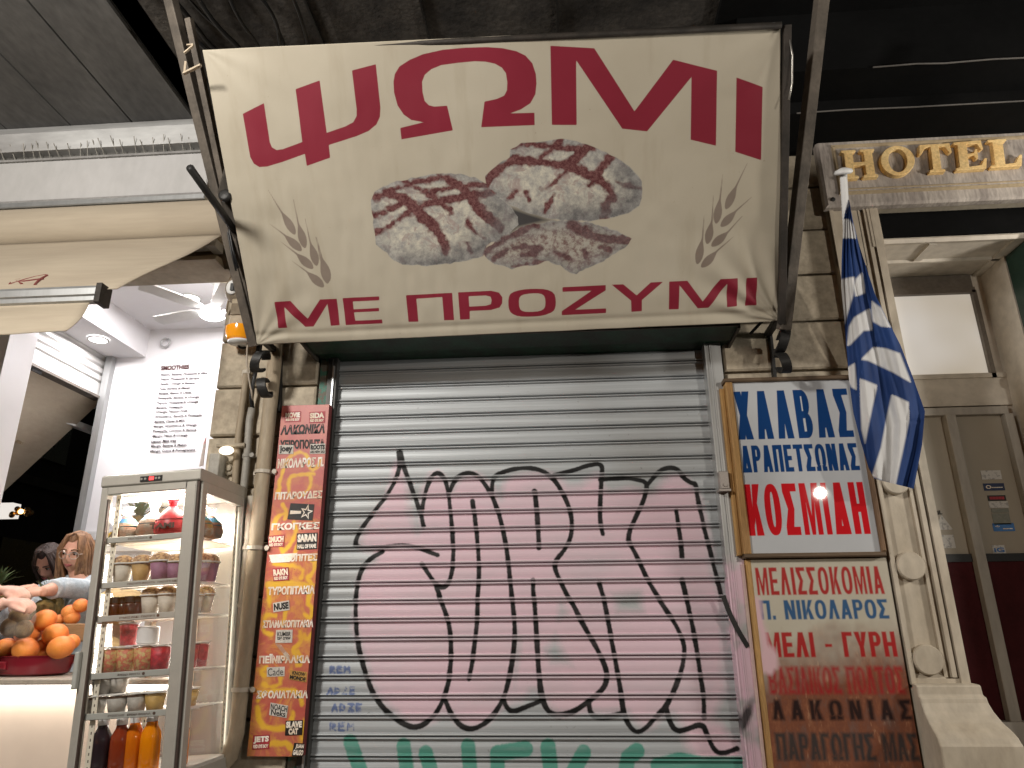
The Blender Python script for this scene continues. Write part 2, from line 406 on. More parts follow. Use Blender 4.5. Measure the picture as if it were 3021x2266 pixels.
# ------------------------------------------------------------------ rolling shutter with graffiti
def Sl(crop, pts):
    x0, y0, s = crop; return [(x0+x/s, y0+y/s) for x, y in pts]
G1 = (950, 1250, 3.016); G2 = (950, 1750, 3.16); G3 = (1500, 1250, 2.949); G4 = (1500, 1750, 2.949)
def wallXZ(pts, Y=0.0): return [tuple(sY(x, y, Y)[[0, 2]]) for x, y in pts]
strokes = [
 Sl(G1, [(690,250),(695,370),(665,480),(580,640),(450,800),(340,950),(300,1040),(300,1100),(420,1112),(560,1100),(700,1080),(850,1100),(950,1140),(1030,1170)]),
 Sl(G1, [(690,260),(720,370),(780,520),(830,660),(880,800),(905,915)]),
 Sl(G1, [(890,790),(905,680),(935,560),(975,470),(1030,430),(1080,470),(1115,560),(1130,660),(1145,800),(1160,960),(1170,1120),(1165,1270),(1140,1400),(1080,1470),(1010,1430),(890,1250)]),
 Sl(G1, [(1130,620),(1190,480),(1300,430),(1400,470),(1500,610),(1560,760),(1600,900),(1640,1080),(1665,1300),(1690,1550)])+Sl(G2, [(1765,0),(1790,200),(1800,400),(1780,600),(1740,820),(1690,990),(1600,1140),(1500,1230),(1390,1275),(1290,1240),(1210,1140),(1150,1000)]),
 Sl(G1, [(1340,690),(1370,900),(1390,1130),(1400,1300),(1385,1560)])+Sl(G2, [(1450,0),(1450,220),(1430,430),(1400,650),(1370,800)]),
 Sl(G1, [(1510,620),(1520,470),(1650,415),(1810,390),(1950,410)])+Sl(G3, [(370,460),(430,530),(490,640),(540,760),(555,880),(540,1000),(490,1100),(410,1190),(400,1260),(460,1390),(530,1530)])+Sl(G4, [(560,90),(630,240),(730,410),(810,560),(860,690),(850,790),(800,860),(700,940),(590,1020),(480,1060),(390,1060),(320,1000),(280,900),(260,700),(245,400),(230,100),(215,0)])+Sl(G3, [(215,1500),(215,1360)]),
 Sl(G1, [(1890,600),(1910,800),(1930,1090)]),
 Sl(G1, [(540,1140),(430,1200),(360,1280),(320,1400),(300,1560)])+Sl(G2, [(315,100),(315,250),(335,480),(390,700),(470,930),(560,1060),(680,1170),(780,1230),(860,1255),(950,1230),(1050,1140),(1130,1000),(1185,820),(1205,600),(1200,400),(1175,250),(1130,120),(1080,0)])+Sl(G1, [(1060,1560),(1010,1430)]),
 Sl(G2, [(1690,980),(1720,1070),(1780,1110),(1900,1060),(2030,1010)]),
 Sl(G2, [(1975,0),(2000,350),(2020,700),(2050,950),(2090,1080),(2160,1140),(2212,1150)]),
 Sl(G3, [(400,450),(560,410),(700,360),(820,345),(810,480),(800,650),(795,800),(805,900),(820,960)]),
 Sl(G3, [(800,490),(1000,470),(1150,490),(1210,520),(1190,640),(1110,810),(1050,940),(1040,1030),(1090,1100),(1150,1230),(1220,1380),(1320,1540)])+Sl(G4, [(1320,70),(1400,190),(1470,300),(1530,440),(1530,570),(1490,720),(1430,870),(1370,990),(1280,1080),(1200,1170),(1120,1220),(1050,1160),(1000,1040),(980,870),(940,640),(900,420),(860,200),(820,0)])+Sl(G3, [(840,1560),(790,1390)]),
 Sl(G3, [(1210,530),(1270,460),(1330,400),(1410,380),(1480,400),(1520,470),(1590,520),(1630,520),(1640,620),(1670,760),(1710,940),(1750,1090),(1790,1260),(1830,1400),(1850,1500)]),
 Sl(G3, [(230,590),(250,750),(260,950),(265,1080)]),
 Sl(G3, [(1460,760),(1480,900),(1500,1030),(1510,1160)]),
 Sl(G3, [(1510,1360),(1540,1480),(1570,1622)])+Sl(G4, [(1590,230),(1640,500),(1670,720),(1700,900),(1700,1080)]),
 Sl(G4, [(700,960),(710,1040),(760,1085),(870,1080),(990,1050)]),
 Sl(G4, [(1370,1000),(1400,1110),(1450,1200),(1540,1190),(1690,1130),(1730,1240),(1790,1370),(1860,1400),(1990,1350)]),
]
pitch = .0832; ZJ = 2.843
prof = [(0, .015), (-.0022, -.006), (-.005, -.011), (-.0085, -.011), (-.0105, -.004), (-.0122, .0035), (-.019, .0045), (-.024, 0), (-.033, -.0015), (-.041, -.0025), (-.050, -.0025), (-.058, -.0015), (-.0665, 0), (-.069, -.004), (-.0715, -.011), (-.0755, -.012), (-.0795, -.007), (-.0815, .012)]
rows = []
for k in range(-1, 28):
    for i, (dz, y) in enumerate(prof): rows.append((ZJ-k*pitch+dz, y, 1.0 if i in (1, 2, 3, 4, 14, 15, 16) else 0.0, random.random()))
rows = [r for r in rows if r[0] < 2.915]
xs = np.arange(-1.185, .752, .0058); nz = len(rows)
Z = np.array([r[0] for r in rows]); YY = np.array([r[1] for r in rows])
GX, GZ = np.meshgrid(xs, Z); P = np.stack([GX, np.repeat(YY[:, None], len(xs), 1)+.004*np.sin(GX*2.1+1)*0, GZ], -1)
P2 = np.stack([GX.ravel(), GZ.ravel()], 1)
wob = (vnoise(GX.shape, 9, 3).ravel()-.5)
blk = union([sd_line(P2, smooth_line(wallXZ(s_), 2), .0112) for s_ in strokes])+wob*.004
blk = np.minimum(blk, sd_poly(P2, wallXZ(Sl(G1, [(668,245),(712,245),(735,350),(715,370),(700,350),(680,370)])))-.004)
blk = np.minimum(blk, sd_line(P2, wallXZ(Sl(G4, [(1860,1400),(1990,1345)])), .022)+.01+wob*.03)
pinkp = [(858,985),(872,1060),(886,1110),(906,1165),(915,1070),(940,1018),(962,1045),(975,1075),(1000,1030),(1035,1025),(1062,1055),(1085,1090),(1092,1030),(1150,1015),(1195,1025),(1238,1060),(1300,1012),(1305,1060),(1370,1055),(1408,1075),(1440,1032),(1475,1022),(1500,1055),(1520,1085),(1535,1200),(1560,1330),(1590,1370),(1570,1400),(1560,1430),(1562,1500),(1530,1570),(1480,1575),(1445,1530),(1400,1575),(1380,1560),(1350,1525),(1290,1545),(1180,1535),(1155,1490),(1140,1515),(1092,1522),(1060,1560),(1010,1570),(965,1525),(920,1560),(880,1560),(830,1520),(790,1455),(768,1380),(768,1290),(790,1225),(815,1205),(770,1180),(790,1140),(850,1050)]
pk = sd_poly(P2, [tuple(pY(x, y, 0)[[0, 2]]) for x, y in smooth_poly(pinkp, 1)])
for hole in ([(1100,1330),(1128,1330),(1135,1420),(1120,1500),(1100,1500)], [(1195,1300),(1215,1270),(1240,1330),(1200,1350)], [(1545,1180),(1580,1330),(1590,1450),(1552,1420),(1540,1300)], [(1165,1400),(1200,1360),(1240,1420),(1250,1450),(1180,1450)], [(1310,1270),(1390,1270),(1400,1330),(1320,1340)]):
    pk = np.maximum(pk, -(sd_poly(P2, [tuple(pY(x, y, 0)[[0, 2]]) for x, y in hole])+.034))
pk = np.minimum(pk, sd_poly(P2, [tuple(pY(x, y, 0)[[0, 2]]) for x, y in [(1470,1545),(1560,1560),(1600,1625),(1590,1650),(1500,1640),(1480,1590)]])+.004)
pk = pk+(vnoise(GX.shape, 22, 5).ravel()-.5)*.035
grn = union([sd_line(P2, wallXZ(s_), .032) for s_ in (Sl(G2, [(265,1385),(375,1700)]), Sl(G2, [(762,1420),(810,1800)]), Sl(G2, [(968,1490),(1060,1800)]), Sl(G2, [(1362,1425),(1395,1800)]), Sl(G2, [(1640,1800),(1635,1490),(1900,1450)]), Sl(G2, [(2110,1425),(2150,1800)]), Sl(G4, [(340,1340),(390,1700)]), Sl(G4, [(655,1385),(560,1560)]), Sl(G4, [(1120,1370),(1040,1430),(1010,1600)]), Sl(G4, [(1300,1500),(1490,1455),(1700,1490),(2010,1490)]))])
def scrib(word, x, y, h, sl=0):
    L = {'R': [[(0,0),(0,1),(.6,.9),(.6,.6),(0,.5),(.7,0)]], 'E': [[(.7,1),(0,1),(0,0),(.7,0)], [(0,.5),(.55,.5)]], 'M': [[(0,0),(.1,1),(.4,.4),(.75,1),(.85,0)]], 'A': [[(0,0),(.4,1),(.7,0)], [(.15,.4),(.6,.4)]], 'D': [[(0,0),(0,1),(.6,.7),(.6,.3),(0,0)]], 'Z': [[(0,1),(.7,1),(0,0),(.7,0)]]}
    o = []
    for i, ch in enumerate(word):
        for st in L[ch]: o.append([(x+(i*1.15+a)*h*1.0, y-c_*h+i*sl) for a, c_ in st])
    return o
blu = union([sd_line(P2, wallXZ(s_), .0042) for s_ in scrib("REM", 975, 1985, 18)+scrib("ADZE", 968, 2047, 19)+scrib("ADZE", 980, 2098, 21)+scrib("REM", 975, 2155, 22)])+wob*.004
bead = np.repeat(np.array([r[2] for r in rows])[:, None], len(xs), 1)

s = NT("galvanised_slats"); st = (.35, 1, 26)
f = s.rng(s.noise(2.2, 7, st), .32, .7); base = s.mix(f, (.38, .395, .405), (.55, .58, .60))
base = s.mix(s.rng(s.noise(1.3, 5, (.8, 1, 1.4)), .5, .72, 0, .45), base, (.32, .30, .27))
base = s.mix(s.rng(s.noise(40, 3), .68, .75, 0, .5), base, (.14, .12, .10))
sp = s.noise(120, 2)
loss = s.math('MULTIPLY', s.attr("bead"), s.rng(s.noise(9, 3, (1, 1, 8)), .3, .6, .25, .75))
keep = s.math('SUBTRACT', 1, loss)
pm = s.math('MULTIPLY', s.mask("pink", .026, 0, sp, .012), s.rng(s.noise(3.4, 6, (.6, 1, 1.6)), .3, .55, .62, .96))
col = s.mix(s.math('MULTIPLY', pm, s.rng(s.attr("bead"), 0, 1, 1, .62)), base, s.mix(s.noise(2.5, 3), (.72, .52, .60), (.69, .51, .56)))
col = s.mix(s.math('MULTIPLY', s.mask("green", .004, 0, sp, .004), s.rng(s.noise(6, 4, (1, 1, 5)), .25, .5, .7, .97)), col, (.10, .33, .26))
col = s.mix(s.math('MULTIPLY', s.mask("blue", .002, 0, sp, .004), .75), col, (.06, .115, .33))
col = s.mix(s.math('MULTIPLY', s.mask("black", .003, 0, sp, .0022), s.math('MULTIPLY', keep, s.rng(s.noise(5, 4, (1, 1, 3)), .2, .5, .93, 1))), col, (.008, .0075, .0075))
paint = s.math('MAXIMUM', pm, s.mask("black", .003))
s.set(col, s.rng(f, 0, 1, .62, .50), s.rng(paint, 0, 1, .3, .03), .3); s.bump(s.noise(7, 4, (.2, 1, 30)), .12, .004)
SLATS = s.m

sh = thing("rolling_shutter", "closed grey slatted metal shutter with pink and black graffiti", "shutter", (-.22, 0, 1.0))
cur = grid_mesh("slat_curtain", P, SLATS, sh, dict(black=blk, pink=pk, green=grn, blue=blu, bead=bead), smooth=False)
b = MB().box(.738, .818, -.075, .05, .35, 2.96)
for x in (.738, .762, .770): b.box(x, x+.007, -.081, -.075, .35, 2.955)
b.box(.775, .818, -.079, -.075, .35, 2.955)
# painted guide on the right: same spray
s = NT("sprayed_guide"); q = s.n.new("ShaderNodeSeparateXYZ"); s.link(s.tc.outputs['Object'], q.inputs[0])
zz = q.outputs[2]; f = s.rng(s.noise(3, 5, (6, 1, .6)), .35, .65)
base = s.mix(f, (.36, .36, .355), (.50, .505, .50))
pz = s.math('MULTIPLY', s.rng(s.noise(4.2, 3, (1, 1, 1.3)), .40, .52), s.rng(s.math('ADD', zz, s.rng(s.noise(7), 0, 1, -.06, .06)), .80, .86, 1, 0))
gcol = s.mix(pz, base, (.68, .48, .56))
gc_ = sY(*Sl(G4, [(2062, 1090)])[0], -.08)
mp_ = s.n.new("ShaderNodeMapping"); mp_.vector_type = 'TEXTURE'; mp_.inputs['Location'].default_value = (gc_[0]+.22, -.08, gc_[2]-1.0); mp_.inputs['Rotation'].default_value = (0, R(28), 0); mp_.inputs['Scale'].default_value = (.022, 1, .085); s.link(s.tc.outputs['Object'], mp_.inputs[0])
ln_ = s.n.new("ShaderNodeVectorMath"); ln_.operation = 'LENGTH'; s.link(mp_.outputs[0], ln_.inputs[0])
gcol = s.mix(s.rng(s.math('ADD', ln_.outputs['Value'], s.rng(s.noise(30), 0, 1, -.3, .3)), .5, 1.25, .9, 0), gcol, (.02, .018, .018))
s.set(gcol, .42, s.rng(pz, 0, 1, .55, .1)); GUIDE = s.m
def sprayline(b, px, Y, rad):
    V = smooth_line([tuple(sY(x, y, Y)) for x, y in px], 1)
    L = []; 
    for i, p in enumerate(V):
        d = V[min(i+1, len(V)-1)]-V[max(i-1, 0)]; n = np.array([-d[2], 0, d[0]]); n /= np.linalg.norm(n)+1e-9; L.append((p-n*rad, p+n*rad))
    for (a, c_), (d_, e) in zip(L[:-1], L[1:]): b.quad(a, c_, e, d_)
g = b.build("guide_rail", GUIDE, sh)
k_ = MB(); sprayline(k_, Sl(G4, [(1868,20),(1920,170),(2000,330),(2085,470)]), -.083, .011)
k_.build("spray_stroke", mat("black_spray", (.02, .019, .018), None, .6, sc=60), g)
b = MB().box(-1.205, -1.158, -.05, .05, .35, 2.93).box(-1.186, -1.180, -.056, -.05, .35, 2.9)
b.build("guide_rail", mat("dark_guide", (.10, .098, .092), (.06, .058, .055), .45, .5, sc=5, stretch=(1, 1, .2)), sh)
MB().box(-1.177, -1.169, -.062, -.05, .35, 2.86).build("guide_strip", ALU, sh)
# green header housing
h = MB(); h.extr([(.03, 2.905), (-.12, 2.912), (-.13, 2.900), (-.27, 2.915), (-.285, 2.93), (-.285, 3.16), (.03, 3.16)], 'X', -1.262, .86)
hb = h.build("header_box", GREENP, sh)
MB().bar((-1.268, .02, 2.90), (-1.268, -.288, 2.912), .014, .03).bar((.866, .02, 2.90), (.866, -.288, 2.912), .014, .03).bar((-1.27, -.29, 2.918), (.87, -.29, 2.918), .012, .02).build("header_edge", mat("header_edging", (.085, .075, .06), None, .6, .2, sc=12), hb)
b = MB(); c0 = pY(1562, 1040, -.09); b.bbox(c0[0]-.022, c0[0]+.022, -.125, -.07, c0[2]-.042, c0[2]+.042, .004).lathe([(.009, -.132), (.009, -.124)], (c0[0], 0, c0[2]-.022), 12, 'Y')
b.box(c0[0]-.03, c0[0]+.024, -.128, -.07, c0[2]-.052, c0[2]-.042)
b.build("lock_box", mat("dirty_lock_metal", (.37, .33, .30), (.40, .10, .10), .45, .4, sc=26, lo=.30, hi=.36), sh)

# ------------------------------------------------------------------ the slanted bakery awning banner
BL, BR, TL, TR = pY(556, 745, -.35), pY(1688, 693, -.35), pY(437, 108, -1.1), pY(1692, 45, -1.1)
EX = (BR-BL)/np.linalg.norm(BR-BL); EN = np.cross(EX, TL-BL); EN /= np.linalg.norm(EN); EY = np.cross(EN, EX)
if EN[1] > 0: EN = -EN
def onB(x, y):
    d = ray(x, y); p = CAM+d*(((BL-CAM)@EN)/(d@EN)); return ((p-BL)@EX, (p-BL)@EY)
def B(pts): return [onB(x, y) for x, y in pts]
CA = (560, 50, 2.212); CB = (1400, 50, 2.212); CC = (1050, 380, 2.458); CD = (600, 700, 2.765); CE = (1340, 790, 2.212)
c2 = [((q-BL)@EX, (q-BL)@EY) for q in (BL, BR, TR, TL)]
nu, nv = 560, 290
u, v = np.meshgrid(np.linspace(0, 1, nu), np.linspace(0, 1, nv))
S0 = ((1-u)*(1-v))[..., None]*np.array(c2[0])+(u*(1-v))[..., None]*np.array(c2[1])+(u*v)[..., None]*np.array(c2[2])+((1-u)*v)[..., None]*np.array(c2[3])
P2 = S0.reshape(-1, 2)
psi = Sl(CA, [(343,632),(482,562),(510,770),(516,815),(530,850),(560,868),(600,862),(727,815),(687,470),(845,413),(887,755),(1010,712),(1060,685),(1082,645),(1083,600),(1056,348),(1212,307),(1238,590),(1234,650),(1210,700),(1160,742),(1080,777),(900,835),(908,918),(755,972),(743,893),(600,945),(500,976),(450,980),(415,958),(392,915),(380,850)])
omg = Sl(CA, [(1366,722),(1522,684),(1440,670),(1390,635),(1350,575),(1328,490),(1325,420),(1335,370),(1365,322),(1430,280),(1520,242),(1650,213),(1800,199),(1940,196),(2040,203),(2130,222),(2190,250),(2235,300),(2258,370),(2262,430),(2255,500),(2222,560),(2160,600),(2088,626),(2248,622),(2250,703),(1898,717),(1920,549),(2000,532),(2050,510),(2068,475),(2070,420),(2062,365),(2035,328),(1990,303),(1928,290),(1858,287),(1750,297),(1640,312),(1575,338),(1530,375),(1512,420),(1515,490),(1528,545),(1555,573),(1590,582),(1675,576),(1712,738),(1374,797)])
mmm = Sl(CB, [(495,187),(782,203),(1047,613),(1298,277),(1585,350),(1580,840),(1415,800),(1418,390),(1130,745),(967,727),(663,280),(668,703),(505,702)])
iii = Sl(CB, [(1712,393),(1881,457),(1871,935),(1704,880)])
l2 = [Sl(CD, q_) for q_ in ([(578,528),(705,522),(850,665),(950,508),(1085,503),(1113,718),(1040,722),(1010,545),(900,728),(830,732),(655,570),(683,740),(612,742)],
      [(1132,498),(1430,485),(1432,517),(1215,527),(1222,590),(1430,578),(1432,605),(1225,615),(1238,682),(1455,672),(1460,704),(1162,717)],
      [(1648,476),(2026,457),(2044,678),(1962,680),(1945,492),(1733,505),(1753,690),(1672,692)])]
l3 = [Sl(CE, q_) for q_ in ([(707,130),(990,115),(990,150),(790,275),(992,267),(992,297),(702,311),(702,285),(898,152),(707,160)],
      [(1028,112),(1105,110),(1192,182),(1285,98),(1366,94),(1226,212),(1226,285),(1157,289),(1155,216)],
      [(1405,92),(1525,87),(1622,220),(1740,74),(1853,69),(1845,250),(1778,256),(1782,105),(1660,262),(1590,266),(1472,115),(1467,272),(1402,274)],
      [(1909,67),(1977,63),(1972,245),(1900,250)])]
ringsP = [(Sl(CE, [(22,164),(240,153),(290,165),(313,195),(312,235),(295,262),(240,278),(100,284),(101,338),(37,341)]), Sl(CE, [(92,189),(205,184),(236,192),(243,215),(238,240),(205,250),(97,256)])),
          (smooth_poly(Sl(CE, [(352,200),(370,165),(440,145),(520,140),(600,142),(652,165),(664,210),(662,260),(645,290),(580,315),(500,322),(420,320),(370,300),(353,265)]), 1), smooth_poly(Sl(CE, [(420,205),(440,180),(500,170),(565,170),(592,190),(596,235),(590,268),(560,285),(500,291),(450,288),(425,270)]), 1))]
red = union([sd_poly(P2, B(q_)) for q_ in [psi, omg, mmm, iii]+l2+l3]+[np.maximum(sd_poly(P2, B(o_)), -sd_poly(P2, B(h_))) for o_, h_ in ringsP])
def grain(tip, a, base, wd):
    a = np.array(a, float); e = np.array(base, float); d = e-a; n = np.array([-d[1], d[0]])/np.linalg.norm(d)*wd
    return [tuple(a), tuple(a+d*.25+n*.55), tuple(a+d*.55+n), tuple(a+d*.85+n*.65), tuple(e), tuple(a+d*.8-n*.8), tuple(a+d*.5-n), tuple(a+d*.22-n*.5)]
wl = [(CA, q_) for q_ in [((507,1130),(588,1268),(687,1427)), ((668,1192),(700,1345),(750,1517)), ((515,1350),(608,1420),(730,1532)), ((745,1318),(780,1470),(827,1632)), ((588,1468),(690,1545),(805,1648)), ((820,1440),(855,1570),(910,1735))]]+[(CD, q_) for q_ in [((625,38),(750,130),(888,260)), ((908,0),(950,180),(1016,388)), ((717,192),(835,280),(986,412))]]
wr = [(CB, q_) for q_ in [((1782,955),(1715,1095),(1640,1262)), ((1623,1030),(1607,1180),(1578,1357)), ((1810,1175),(1714,1262),(1606,1374)), ((1563,1165),(1552,1330),(1521,1490)), ((1750,1300),(1662,1398),(1546,1503)), ((1502,1295),(1492,1445),(1455,1622)), ((1690,1435),(1590,1525),(1478,1640))]]
wd_ = []
for cr, (t, a, e) in wl+wr:
    big = (28 if cr is not CD else 36)
    wd_.append(sd_poly(P2, B(smooth_poly(Sl(cr, grain(t, a, e, big)), 1)))); wd_.append(sd_line(P2, B(Sl(cr, [t, a, tuple(np.array(a)*.8+np.array(e)*.2)])), np.array([.001, .0035, .006])))
wheat = union(wd_)
loaf1 = Sl(CC, [(100,515),(130,455),(180,425),(250,392),(350,370),(480,340),(620,318),(760,332),(880,360),(950,400),(1020,480),(1110,560),(1170,640),(1180,700),(1080,790),(940,850),(920,930),(800,960),(650,985),(500,997),(330,992),(270,955),(200,890),(140,840),(125,760),(110,620)])
loaf2 = Sl(CC, [(935,390),(935,340),(1020,260),(1110,205),(1115,150),(1200,100),(1340,92),(1490,68),(1600,85),(1730,130),(1870,195),(1990,270),(2080,380),(2080,500),(2060,560),(1980,615),(1850,650),(1700,672),(1530,665),(1380,650),(1240,610),(1100,545),(1000,470),(950,420)])
loaf3 = Sl(CC, [(925,890),(1020,810),(1180,720),(1350,680),(1550,668),(1720,690),(1880,740),(2020,795),(1950,870),(1850,930),(1700,1010),(1600,1055),(1540,1040),(1480,1000),(1400,965),(1280,990),(1120,1020),(1000,990),(930,930)])
lw = (vnoise(u.shape, 5, 11).ravel()-.5)*.012
sl1 = sd_poly(P2, B(loaf1))+lw*.7; sl2 = sd_poly(P2, B(loaf2))+lw*.4; sl3 = sd_poly(P2, B(loaf3))+lw
gap = sd_poly(P2, B(Sl(CC, [(1060,540),(1240,600),(1380,645),(1450,672),(1350,690),(1180,730),(1090,790),(1120,690)])))
def cl(pts, wpx): return sd_line(P2, B(smooth_line(Sl(CC, pts), 1)), wpx/2.458*.00118)
n2 = (vnoise(u.shape, 4, 21).ravel()-.5)*.018+(vnoise(u.shape, 11, 22).ravel()-.5)*.016
c1 = union([cl([(250,470),(350,520),(480,640),(600,760),(645,880)], 40), cl([(600,330),(720,400),(830,490),(930,630),(1040,720)], 36), cl([(130,500),(300,430),(470,380),(640,340)], 22), cl([(120,640),(260,570),(350,530)], 20), cl([(140,750),(260,690),(400,590)], 18), cl([(470,560),(640,520),(800,480),(980,470)], 26), cl([(340,375),(520,470),(650,570),(690,610)], 16), cl([(540,460),(700,420),(860,405),(940,410)], 10), cl([(800,680),(840,740),(920,800)], 8), cl([(800,830),(830,900)], 10)])
c2_ = union([cl([(942,390),(1010,310),(1090,250),(1170,215),(1330,235),(1560,275),(1740,350),(1840,430),(1880,520)], 34), cl([(1800,640),(1820,570),(1840,500)], 42), cl([(1130,130),(1240,105),(1430,130),(1600,145),(1720,140)], 16), cl([(1310,240),(1400,160),(1490,80)], 22), cl([(1560,250),(1620,180),(1700,125)], 30), cl([(1740,340),(1800,260),(1850,200)], 36), cl([(1340,450),(1430,400),(1520,310)], 12), cl([(1690,420),(1740,360)], 14), cl([(1110,510),(1160,450)], 7), cl([(1230,460),(1260,520)], 7), cl([(1370,610),(1430,480)], 6), cl([(1900,390),(1980,400),(2070,440)], 8)])
c3_ = union([cl([(930,900),(1030,830),(1200,740),(1300,700)], 26), cl([(1000,950),(1080,880),(1200,860),(1330,870)], 20), cl([(1560,700),(1750,790),(1900,810),(1990,800)], 38), cl([(1130,1005),(1260,980),(1390,965)], 10), cl([(1200,920),(1300,900)], 22), cl([(1660,880),(1690,960)], 18), cl([(1440,900),(1560,950)], 14), cl([(1780,860),(1850,880)], 16)])
crust = np.minimum(np.minimum(np.maximum(c1, sl1), np.maximum(c2_, sl2)), np.maximum(c3_+.002, sl3))+n2*.8-.005
loaf = np.minimum(np.minimum(sl1, sl2), sl3)
shade = np.where(sl3 < 0, 0, np.where(sl2 < 0, sd_line(P2, B(Sl(CC, [(1980,330),(2060,470),(1900,620),(1600,650)])), .06), np.where(sl1 < 0, sd_line(P2, B(Sl(CC, [(1000,480),(1080,640),(1000,790),(700,970),(400,980)])), .045), 1)))
# cloth relief
rip = np.zeros(u.shape)
for (cx_, cy_, a0, a1, nn, am) in ((0, 0, .15, 1.45, 6, .0035), (1, 0, 1.75, 3.0, 7, .006), (0, 1, -1.4, -.1, 5, .0012), (1, 1, 3.2, 4.6, 5, .0015)):
    dx = (u-cx_)*2.5; dy = (v-cy_)*1.3; rr = np.hypot(dx, dy)+1e-4; th = np.arctan2(dy, dx); th = np.where(th < a0-.3, th+2*np.pi, th) if a0 > 1.6 else th
    rip += am*np.sin((th-a0)/(a1-a0)*np.pi*nn+2*np.sin(rr*4))*np.exp(-((rr-.22)/.26)**2)
rip += .005*(vnoise(u.shape, 42, 31)-.5)+.0035*(vnoise(u.shape, 16, 32)-.5)*np.clip(1.5-v*1.3, .3, 1)
st_ = vnoise((nv, nu*4), 30, 33)[:, ::4][:, :nu]
rip += .0055*(st_-.5)*np.clip(1-v*1.1, 0, 1)*np.clip(1.2-u, 0.15, 1)
rip += -.035*np.sin(np.pi*u)*np.sin(np.pi*v)
rip += .006*np.sin(v*np.pi*2.3+u*3)*np.exp(-((u-.13)/.05)**2)
edge = np.abs(v-.035) ; rip += .006*np.exp(-(edge/.012)**2)*-1
PB = BL+S0[..., :1]*EX+S0[..., 1:]*EY+rip[..., None]*EN
s = NT("printed_canvas")
f = s.rng(s.noise(1.6, 6), .35, .7); base = s.mix(f, (.40, .355, .275), (.455, .41, .325))
base = s.mix(s.rng(s.noise(2.2, 5, (4, 1, .5)), .56, .8, 0, .5), base, (.29, .24, .165))
base = s.mix(s.rng(s.noise(60, 3), .72, .78, 0, .35), base, (.2, .16, .1))
base = s.mix(s.mask("wheat", .0016), base, s.mix(s.noise(30, 3), (.185, .145, .115), (.225, .18, .145)))
fl = s.rng(s.noise(26, 8, (1, 1, 1), .75), .36, .62)
flour = s.mix(fl, (.27, .26, .25), (.56, .525, .43))
flour = s.mix(s.rng(s.noise(55, 6, (1, 1, 1), .8), .54, .70, 0, .8), flour, (.26, .235, .22))
flour = s.mix(s.rng(s.noise(14, 5, (1, 1, 1), .7, .8), .53, .6, 0, .75), flour, s.mix(s.noise(70, 3), (.22, .12, .11), (.40, .36, .33)))
crumb = s.mix(s.rng(s.noise(42, 6, (1, 1, 1), .75), .40, .56), (.20, .10, .085), s.mix(s.noise(18), (.55, .51, .41), (.46, .42, .36)))
flour = s.mix(s.mask('crumb', .004, -.004), flour, crumb)
cr_ = s.mix(s.rng(s.noise(75, 5, (1, 1, 1), .8), .40, .62), (.07, .012, .014), (.19, .085, .08))
flour = s.mix(s.rng(s.attr('loaf'), -.075, -.005, 0, .62), flour, s.mix(fl, (.115, .112, .112), (.27, .27, .275)))
flour = s.mix(s.mask("crust", .006, 0, s.noise(45, 4), .012), flour, cr_)
flour = s.mix(s.math('MULTIPLY', s.rng(s.attr("shade"), -.07, .05, 1, 0), .8), flour, s.mix(fl, (.05, .046, .048), (.20, .195, .195)))
base = s.mix(s.mask("gap", .014, -.004), base, (.05, .046, .046))
base = s.mix(s.mask("loaf", .0018), base, flour)
base = s.mix(s.mask("red", .0014), base, s.mix(f, (.185, .008, .022), (.22, .012, .030)))
s.set(base, .62, 0, .3); s.bump(s.noise(220, 2), .08, .002)
CANVAS = s.m
aw = thing("shop_awning", "slanted cream bakery banner awning with red Greek lettering and bread loaves", "awning", tuple(BL))
grid_mesh("printed_canvas", PB, CANVAS, aw, dict(red=red, wheat=wheat, loaf=loaf, crust=crust, gap=gap, shade=shade, crumb=sl3), thick=.003)
back = -EN*.025
MB().tube([BL+back+EX*.01+EY*.01, BR+back-EX*.01+EY*.01], .014, 8).build("bottom_bar", DARKMET, aw, True)
MB().tube([TL+back-EY*.012, TR+back-EY*.012], .014, 8).build("top_bar", DARKMET, aw, True)
la, lb = pY(552, 748, -.33), pY(366, -12, -1.06); MB().bar(la, lb, .05, .045).build("frame_arm", BEAM, aw, bevel=.004)
la2, lb2 = pY(536, 600, -.46), pY(395, 30, -1.0); MB().bar(pY(546, 700, -.37), pY(408, 40, -1.06), .03, .03).build("frame_arm", BEAM, aw, bevel=.003)
MB().bar(pY(1693, 712, -.34), pY(1776, -10, -.97), .052, .05).build("frame_arm", BEAM, aw, bevel=.004)
MB().bar(pY(1688, 700, -.36), pY(1700, 55, -1.06), .03, .04).build("frame_arm", DARKMET, aw, bevel=.003)
MB().tube([pY(1703, 72, -1.05), pY(1712, 120, -1.02), pY(1711, 180, -.97), pY(1704, 215, -.95)], .004, 6).build("tension_wire", mat("silver_wire", (.5, .48, .44), None, .3, .8), aw, True)
MB().tube([pY(410, 362, -1.05), pY(508, 500, -.6)], .017, 8).build("support_rod", BLACK, aw, True)
MB().slab([pY(492, 335, -.83), pY(503, 330, -.83), pY(535, 560, -.5), pY(497, 500, -.62), pY(470, 415, -.75)], (0, .012, 0)).build("side_plate", mat("grimy_side_plate", (.10, .085, .07), None, .8, sc=8), aw)
p_ = pY(488, 425, -.74); MB().lathe([(.02, -.02), (.03, -.015), (.03, .0), (.012, .004)], (p_[0], p_[1], p_[2]), 14, 'Y').build("bolt_plate", BLACK, aw, True)
